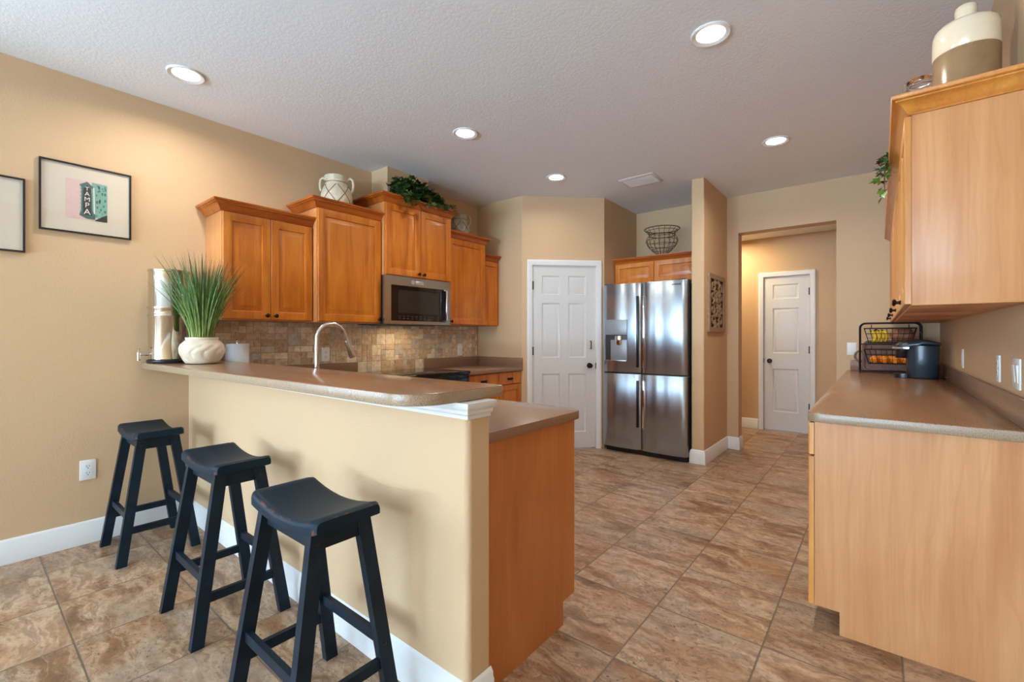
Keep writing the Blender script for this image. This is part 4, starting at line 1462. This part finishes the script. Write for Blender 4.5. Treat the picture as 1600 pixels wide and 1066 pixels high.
t = thing('ivy_plant', (0.12, 3.05, 2.056), 'ivy sprig hanging over the crown of the right-hand cabinets', 'plant')
t['flip'] = 1
rnd = random.Random(5)
sg = []
for k in range(7):
    yy = 2.98 + 0.03 * k
    zz = (1.96, 2.02, 1.94, 2.05, 2.0, 2.08, 2.04)[k]
    sg.append([(0.12, 3.05, 2.075), (0.075, yy, 2.13 + 0.02 * (k % 3)), (0.024, yy, 2.135), (0.020, yy - 0.01, (zz + 2.13) / 2), (0.018, yy - 0.02, zz)])
ivy(t, sg, rnd, 0.042, 0.5)
del t['flip']

t = thing('wire_basket', (-1.885, 4.98, 2.08), 'brown wire urn basket on the cabinet above the refrigerator', 'basket')
wb = (-1.885, 4.98, 2.0795)
prof = [(0.052, 0.0), (0.042, 0.03), (0.048, 0.05), (0.085, 0.075), (0.135, 0.125), (0.170, 0.185), (0.165, 0.225), (0.138, 0.255), (0.140, 0.275), (0.165, 0.305), (0.188, 0.330)]
b = B()
for k in range(18):
    th = 2 * math.pi * k / 18
    b.tube([(wb[0] + r * math.cos(th), wb[1] + r * math.sin(th), wb[2] + z) for r, z in prof], 0.0022, 6)
obj('ribs', b, 'browniron', t)
b = B()
for r, z, th_ in ((0.052, 0.004, 0.004), (0.045, 0.045, 0.004), (0.110, 0.10, 0.0025), (0.155, 0.155, 0.0025), (0.171, 0.20, 0.0025), (0.139, 0.262, 0.004), (0.165, 0.305, 0.0025), (0.188, 0.330, 0.0045)):
    b.tube([(wb[0] + r * math.cos(a), wb[1] + r * math.sin(a), wb[2] + z) for a in (2 * math.pi * k / 40 for k in range(40))], th_, 6, closed=True)
obj('rings', b, 'browniron', t)

# cream and brown jug, glass jar on the right cabinets
jc = (0.262, 2.50, 2.0555)
t = thing('ceramic_jug', jc, 'round cream over brown glazed jug on the nearest right-hand cabinet', 'jug')
obj('body', B().lathe([(0.080, 0), (0.093, 0.004), (0.097, 0.02), (0.097, 0.262), (0.0965, 0.263)], jc, 56), 'brownglaze', t)
obj('shoulder', B().lathe([(0.0965, 0.263), (0.0985, 0.266), (0.0985, 0.34), (0.095, 0.362), (0.085, 0.376), (0.05, 0.384), (0.032, 0.386), (0.031, 0.395), (0.033, 0.43), (0.033, 0.446), (0.026, 0.452), (0.022, 0.44), (0.001, 0.43)], jc, 56), 'cream', t, angle=60)
jc = (0.137, 2.63, 2.0555)
t = thing('glass_jar', jc, 'clip-lid glass jar behind the cream and brown jug', 'jar')
obj('body', B().lathe([(0.045, 0), (0.050, 0.004), (0.052, 0.02), (0.052, 0.215), (0.043, 0.235), (0.043, 0.246), (0.040, 0.246), (0.040, 0.235), (0.048, 0.213), (0.048, 0.02), (0.001, 0.008)], jc, 40), 'glass', t)
obj('lid', B().lathe([(0.046, 0.248), (0.048, 0.254), (0.046, 0.264), (0.028, 0.272), (0.001, 0.274)], jc, 40), 'glass', t)
b = B().tube([(jc[0] + 0.044 * math.cos(a), jc[1] + 0.044 * math.sin(a), jc[2] + 0.236) for a in (2 * math.pi * k / 30 for k in range(30))], 0.0022, 6, closed=True)
b.tube([(jc[0] - 0.044, jc[1], jc[2] + 0.236), (jc[0] - 0.060, jc[1], jc[2] + 0.225), (jc[0] - 0.058, jc[1], jc[2] + 0.262), (jc[0] - 0.044, jc[1], jc[2] + 0.268)], 0.002, 6)
obj('wire_clip', b, 'chrome', t)

# carved panel on the fin wall
t = thing('wall_art', (-1.294, 4.88, 1.26), 'tall carved taupe openwork panel on the side of the fin wall', 'wall art')
ya, yb, za, zb = 4.59, 5.165, 1.262, 1.832
fm = frame((-1.294, ya, za), (0, 1, 0), (1, 0, 0))
W2, H2 = yb - ya, zb - za
obj('back_board', B().box(0.01, W2 - 0.01, 0.01, H2 - 0.01, 0.0005, 0.006, Mx=fm), 'carvedin', t)
obj('frame', B().sweep([(0, 0), (W2, 0), (W2, H2), (0, H2)], [(0, 0), (0, 0.022), (0.045, 0.022), (0.045, 0)], O=fm.translation, U=(0, 1, 0), V=(0, 0, 1), W=(1, 0, 0), side=-1, closed=True), 'carved', t)
b = B()
cx_, cz_ = W2 / 2, H2 / 2
rnd = random.Random(2)


def scroll(x, z, r0, a0, turns, sgn):
    pts = []
    for k in range(24):
        s_ = k / 23
        a = a0 + sgn * turns * 2 * math.pi * s_
        r = r0 * (1 - 0.8 * s_)
        pts.append(fm @ Vector((x + r * math.cos(a), z + r * math.sin(a), 0.012)))
    b.tube(pts, 0.0085, 6)


for sx in (-1, 1):
    for sz in (-1, 1):
        scroll(cx_ + sx * 0.13, cz_ + sz * 0.175, 0.075, math.pi / 2 * sz, 1.3, sx * sz)
        scroll(cx_ + sx * 0.145, cz_ + sz * 0.06, 0.060, -math.pi / 2 * sz, 1.2, -sx * sz)
        scroll(cx_ + sx * 0.055, cz_ + sz * 0.105, 0.055, math.pi / 2 * sz, 1.2, -sx * sz)
        scroll(cx_ + sx * 0.05, cz_ + sz * 0.21, 0.045, -math.pi / 2 * sz, 1.1, sx * sz)
for k in range(8):
    a = k * math.pi / 4
    pts = [fm @ Vector((cx_ + r * math.cos(a) - 0.02 * math.sin(r * 40) * math.sin(a), cz_ + r * math.sin(a) + 0.02 * math.sin(r * 40) * math.cos(a), 0.012)) for r in (0.01, 0.03, 0.05, 0.075)]
    b.tube(pts, [0.006, 0.012, 0.010, 0.004], 6)
for zz in (cz_ - 0.13, cz_ + 0.13):
    b.tube([fm @ Vector((0.04, zz, 0.011)), fm @ Vector((W2 - 0.04, zz, 0.011))], 0.006, 6)
obj('openwork', b, 'carved', t)

# ------------------------------------------------------------------ coffee counter
# fruit rack
t = thing('fruit_rack', (0.065, 5.03, ZR), 'black wire two-tier fruit rack at the far end of the right worktop', 'fruit rack')
rx0, rx1 = -0.135, 0.265
b = B()
for yy in (4.94, 5.14):
    pts = [(rx0, yy, ZR + 0.004)]
    pts.append((rx0, yy, 1.29))
    for k in range(1, 6):
        a = math.pi / 2 * k / 6
        pts.append((rx0 + 0.04 - 0.04 * math.cos(a), yy, 1.29 + 0.04 * math.sin(a)))
    pts.append((rx0 + 0.04, yy, 1.33))
    pts.append((rx1 - 0.04, yy, 1.33))
    for k in range(1, 6):
        a = math.pi / 2 * k / 6
        pts.append((rx1 - 0.04 + 0.04 * math.sin(a), yy, 1.29 + 0.04 * math.cos(a)))
    pts.append((rx1, yy, 1.29))
    pts.append((rx1, yy, ZR + 0.004))
    b.tube(pts, 0.0058, 8)
    for zz in (ZR + 0.012, 1.150):
        b.tube([(rx0, yy, zz), (rx1, yy, zz)], 0.0045, 8)
for xx in (rx0, rx1):
    for zz in (ZR + 0.012, 1.150, 1.25):
        b.tube([(xx, 4.94, zz), (xx, 5.14, zz)], 0.004, 8)
obj('frame', b, 'blackiron', t)


def wirebasket(z0, z1, name):
    b = B()
    y0, y1 = 4.905, 5.135
    xa, xb_ = rx0 + 0.03, rx1 - 0.03
    ins = 0.03

    def ring(z, k, r):
        i_ = ins * (1 - k)
        b.tube([(xa + i_, y0 + i_, z), (xb_ - i_, y0 + i_, z), (xb_ - i_, y1 - i_, z), (xa + i_, y1 - i_, z)], r, 6, closed=True)
    ring(z1, 1, 0.0042)
    ring(z0 + (z1 - z0) * 0.62, 0.62, 0.0028)
    ring(z0 + (z1 - z0) * 0.3, 0.3, 0.0016)
    ring(z0, 0, 0.0028)
    n = 9
    for k in range(n + 1):
        x = xa + ins + (xb_ - xa - 2 * ins) * k / n
        xt = xa + (xb_ - xa) * k / n
        b.tube([(xt, y0, z1), (x, y0 + ins, z0), (x, y1 - ins, z0), (xt, y1, z1)], 0.0016, 5)
    for k in range(1, 5):
        y = y0 + ins + (y1 - y0 - 2 * ins) * k / 5
        yt = y0 + (y1 - y0) * k / 5
        b.tube([(xa, yt, z1), (xa + ins, y, z0), (xb_ - ins, y, z0), (xb_, yt, z1)], 0.0016, 5)
    for x in (xa + 0.05, xb_ - 0.05):
        b.tube([(x, 4.905, z1), (x, 4.915, z1 + 0.025), (x, 4.94, z1 + 0.03)], 0.0035, 6)
    o = obj(name, b, 'blackiron', t)
    return o


wirebasket(1.165, 1.285, 'basket')
wirebasket(0.985, 1.105, 'basket')
rnd = random.Random(4)
OR = 0.0335
ospots = [(-0.035, 4.975), (0.033, 4.970), (0.101, 4.972), (0.169, 4.975), (0.0, 5.050), (0.069, 5.047), (0.138, 5.050)]
ON = ['leftmost orange in the front of the lower basket', 'second orange from the left in the front of the lower basket', 'third orange from the left in the front of the lower basket',
      'front orange partly hidden by the coffee maker', 'back-row orange at the left of the lower basket', 'back-row orange in the middle of the lower basket',
      'back-row orange behind the coffee maker side']
first = None
for (x, y), l in zip(ospots, ON):
    loc = (x, y, 0.9868 + OR)
    if first is None:
        pr = [(OR * math.sin(math.pi * k / 16), -OR * 0.95 * math.cos(math.pi * k / 16) + (0.003 if k == 16 else 0) * -1) for k in range(17)]
        first = thing('orange', loc, l, 'orange', 'oranges in the lower wire basket')
        obj('peel', B().lathe(pr, loc, 24), 'orange', first, angle=80)
        obj('stem_end', B().lathe([(0.004, 0), (0.004, 0.002), (0.001, 0.003)], (loc[0], loc[1], loc[2] + OR * 0.93), 8), 'stem', first)
    else:
        o = copytree(first, loc, l)
        o.rotation_euler = (rnd.uniform(-0.5, 0.5), rnd.uniform(-0.5, 0.5), rnd.random() * 6)

t = thing('banana_bunch', (0.005, 5.0, 1.17), 'small bunch of yellow bananas in the upper wire basket', 'bananas')
for k in range(4):
    pts, rs = [], []
    for q in range(11):
        s_ = q / 10
        a = -0.9 + 1.9 * s_
        pts.append((-0.045 + 0.026 * k + 0.055 * math.cos(a) - 0.04, 4.985 + 0.012 * k, 1.212 + 0.075 * math.sin(a) * 0.75 + 0.002 * k))
        rs.append(0.0165 * (1 - abs(2 * s_ - 1) ** 4 * 0.7))
    bn = obj('banana', B().tube(pts, rs, 10), 'banana', t, angle=70)
    obj('tip', B().tube([pts[-1], Vector(pts[-1]) + (Vector(pts[-1]) - Vector(pts[-2])).normalized() * 0.012], [0.006, 0.005], 8), 'bananat', bn)
obj('stem', B().tube([(-0.035, 5.0, 1.262), (-0.02, 5.0, 1.282)], 0.01, 8), 'bananat', t)

lo = B()
rr = []
for k in range(13):
    s_ = -1 + 2 * k / 12
    r = (1 - s_ ** 4) ** 0.5 * 0.052 + 0.004
    rr.append([(0.145 + s_ * 0.078, 5.015 + r * 1.2 * math.cos(a), 1.228 + r * math.sin(a)) for a in (2 * math.pi * q / 18 for q in range(18))])
lo.loft(rr)
tag(obj('bread_loaf', lo, 'loaf', loc=(0.145, 5.015, 1.172), angle=80), 'brown rounded loaf right of the bananas in the upper basket', 'bread')

# woven tray with ring handles standing behind the rack
t = thing('woven_tray', (0.06, 5.22, ZR), 'mauve brown woven tray with ring handle leaning behind the fruit rack', 'tray')
Mt = Matrix.Translation((0.055, 5.215, ZR + 0.002)) @ Matrix.Rotation(R(-9), 4, 'X')
b = B()
pts = rounded([(-0.17, 0), (0.17, 0), (0.17, 0.27), (-0.17, 0.27)], [0.05] * 4, 8)
Rx = Matrix.Rotation(R(90), 4, 'X')
b.prism(pts, -0.006, 0.006, 0.003, Mx=Mt @ Rx)
obj('panel', b, 'wicker', t)
b = B().tube([Mt @ Rx @ Vector((p[0], p[1], 0.010)) for p in pts], 0.012, 8, closed=True)
obj('rim', b, 'wicker', t)
for sgn in (-1, 1):
    pts2 = [Mt @ Rx @ Vector((sgn * 0.195 + 0.038 * math.cos(a), 0.135 + 0.046 * math.sin(a), 0.0)) for a in (2 * math.pi * k / 24 for k in range(24))]
    obj('ring_handle', B().tube(pts2, 0.009, 8, closed=True), 'wicker', t)

# pod coffee maker, facing left
kc = (0.252, 4.64)
t = thing('coffee_maker', (kc[0], kc[1], ZR), 'dark blue-black pod coffee maker on the right worktop', 'coffee maker')


def sup(cx, cy, rx, ry, z, n=40, p=2.6):
    r_ = []
    for k in range(n):
        a = 2 * math.pi * k / n
        c_, s_ = math.cos(a), math.sin(a)
        r_.append((cx + rx * math.copysign(abs(c_) ** (2 / p), c_), cy + ry * math.copysign(abs(s_) ** (2 / p), s_), z))
    return r_


rg = [sup(kc[0], kc[1], 0.088, 0.112, ZR + 0.004), sup(kc[0], kc[1], 0.092, 0.116, ZR + 0.012), sup(kc[0], kc[1], 0.097, 0.12, ZR + 0.15),
      sup(kc[0], kc[1], 0.099, 0.122, ZR + 0.245)]
obj('housing', B().loft(rg), 'kplastic', t)
rg = []
for s_, zc, hh in ((0, 0.235, 0.062), (1, 0.236, 0.068)):
    pass
hb = B()
sec = []
for k in range(13):
    s_ = k / 12
    x = kc[0] + 0.098 - s_ * (0.098 + 0.158)
    top = ZR + 0.248 + 0.055 * math.sin(math.pi * (0.12 + 0.70 * s_)) - 0.012 * s_
    if s_ > 0.55:
        top = min(top, ZR + 0.303 - 0.07 * (s_ - 0.45))
    low = ZR + 0.244 if s_ < 0.42 else ZR + 0.215
    yw = 0.118 * (1 - 0.35 * max(0, s_ - 0.45)) * (1 - 0.45 * max(0, (s_ - 0.9) / 0.1) ** 2) * (1 - 0.3 * max(0, (0.1 - s_) / 0.1) ** 2)
    if s_ > 0.94:
        low += 0.012
        top -= 0.010
    r_ = []
    for q in range(24):
        a = 2 * math.pi * q / 24
        c_, d_ = math.cos(a), math.sin(a)
        r_.append((x, kc[1] + yw * math.copysign(abs(c_) ** 0.6, c_), (top + low) / 2 + (top - low) / 2 * math.copysign(abs(d_) ** 0.75, d_)))
    sec.append(r_)
hb.loft(sec)
obj('lid', hb, 'kplastic', t, angle=60)
obj('brew_head', B().loft([sup(0.135, kc[1], 0.036, 0.052, ZR + 0.15), sup(0.135, kc[1], 0.042, 0.060, ZR + 0.16), sup(0.138, kc[1], 0.046, 0.068, ZR + 0.218)]), 'bplastic', t)
b = B()
sec = []
for k in range(9):
    s_ = k / 8
    a = math.pi * (0.5 + s_)
    sec.append([(0.165 + 0.085 * math.cos(a) + 0.006 * p, kc[1] + 0.115 * math.sin(a) * (1 if True else 1), ZR + 0.222 + q) for p, q in ((-1, 0), (1, 0), (1, 0.014), (-1, 0.014))])
b.loft(sec)
obj('lid_handle', b, 'ksilver', t)['label'] = 'silver lid handle band'
obj('drip_tray', B().loft([sup(0.145, kc[1], 0.062, 0.085, ZR + 0.001), sup(0.145, kc[1], 0.062, 0.085, ZR + 0.032), sup(0.145, kc[1], 0.054, 0.076, ZR + 0.034)]), 'bplastic', t)
obj('column', B().box(0.165, 0.20, kc[1] - 0.075, kc[1] + 0.075, ZR + 0.03, ZR + 0.22, 0.008), 'bplastic', t)
obj('power_cord', B().tube([(0.32, 4.74, ZR + 0.03), (0.36, 4.80, ZR + 0.006), (0.372, 4.70, ZR + 0.006), (0.372, 4.55, ZR + 0.02)], 0.0035, 6), 'bplastic', t)

bpy.context.view_layer.update()
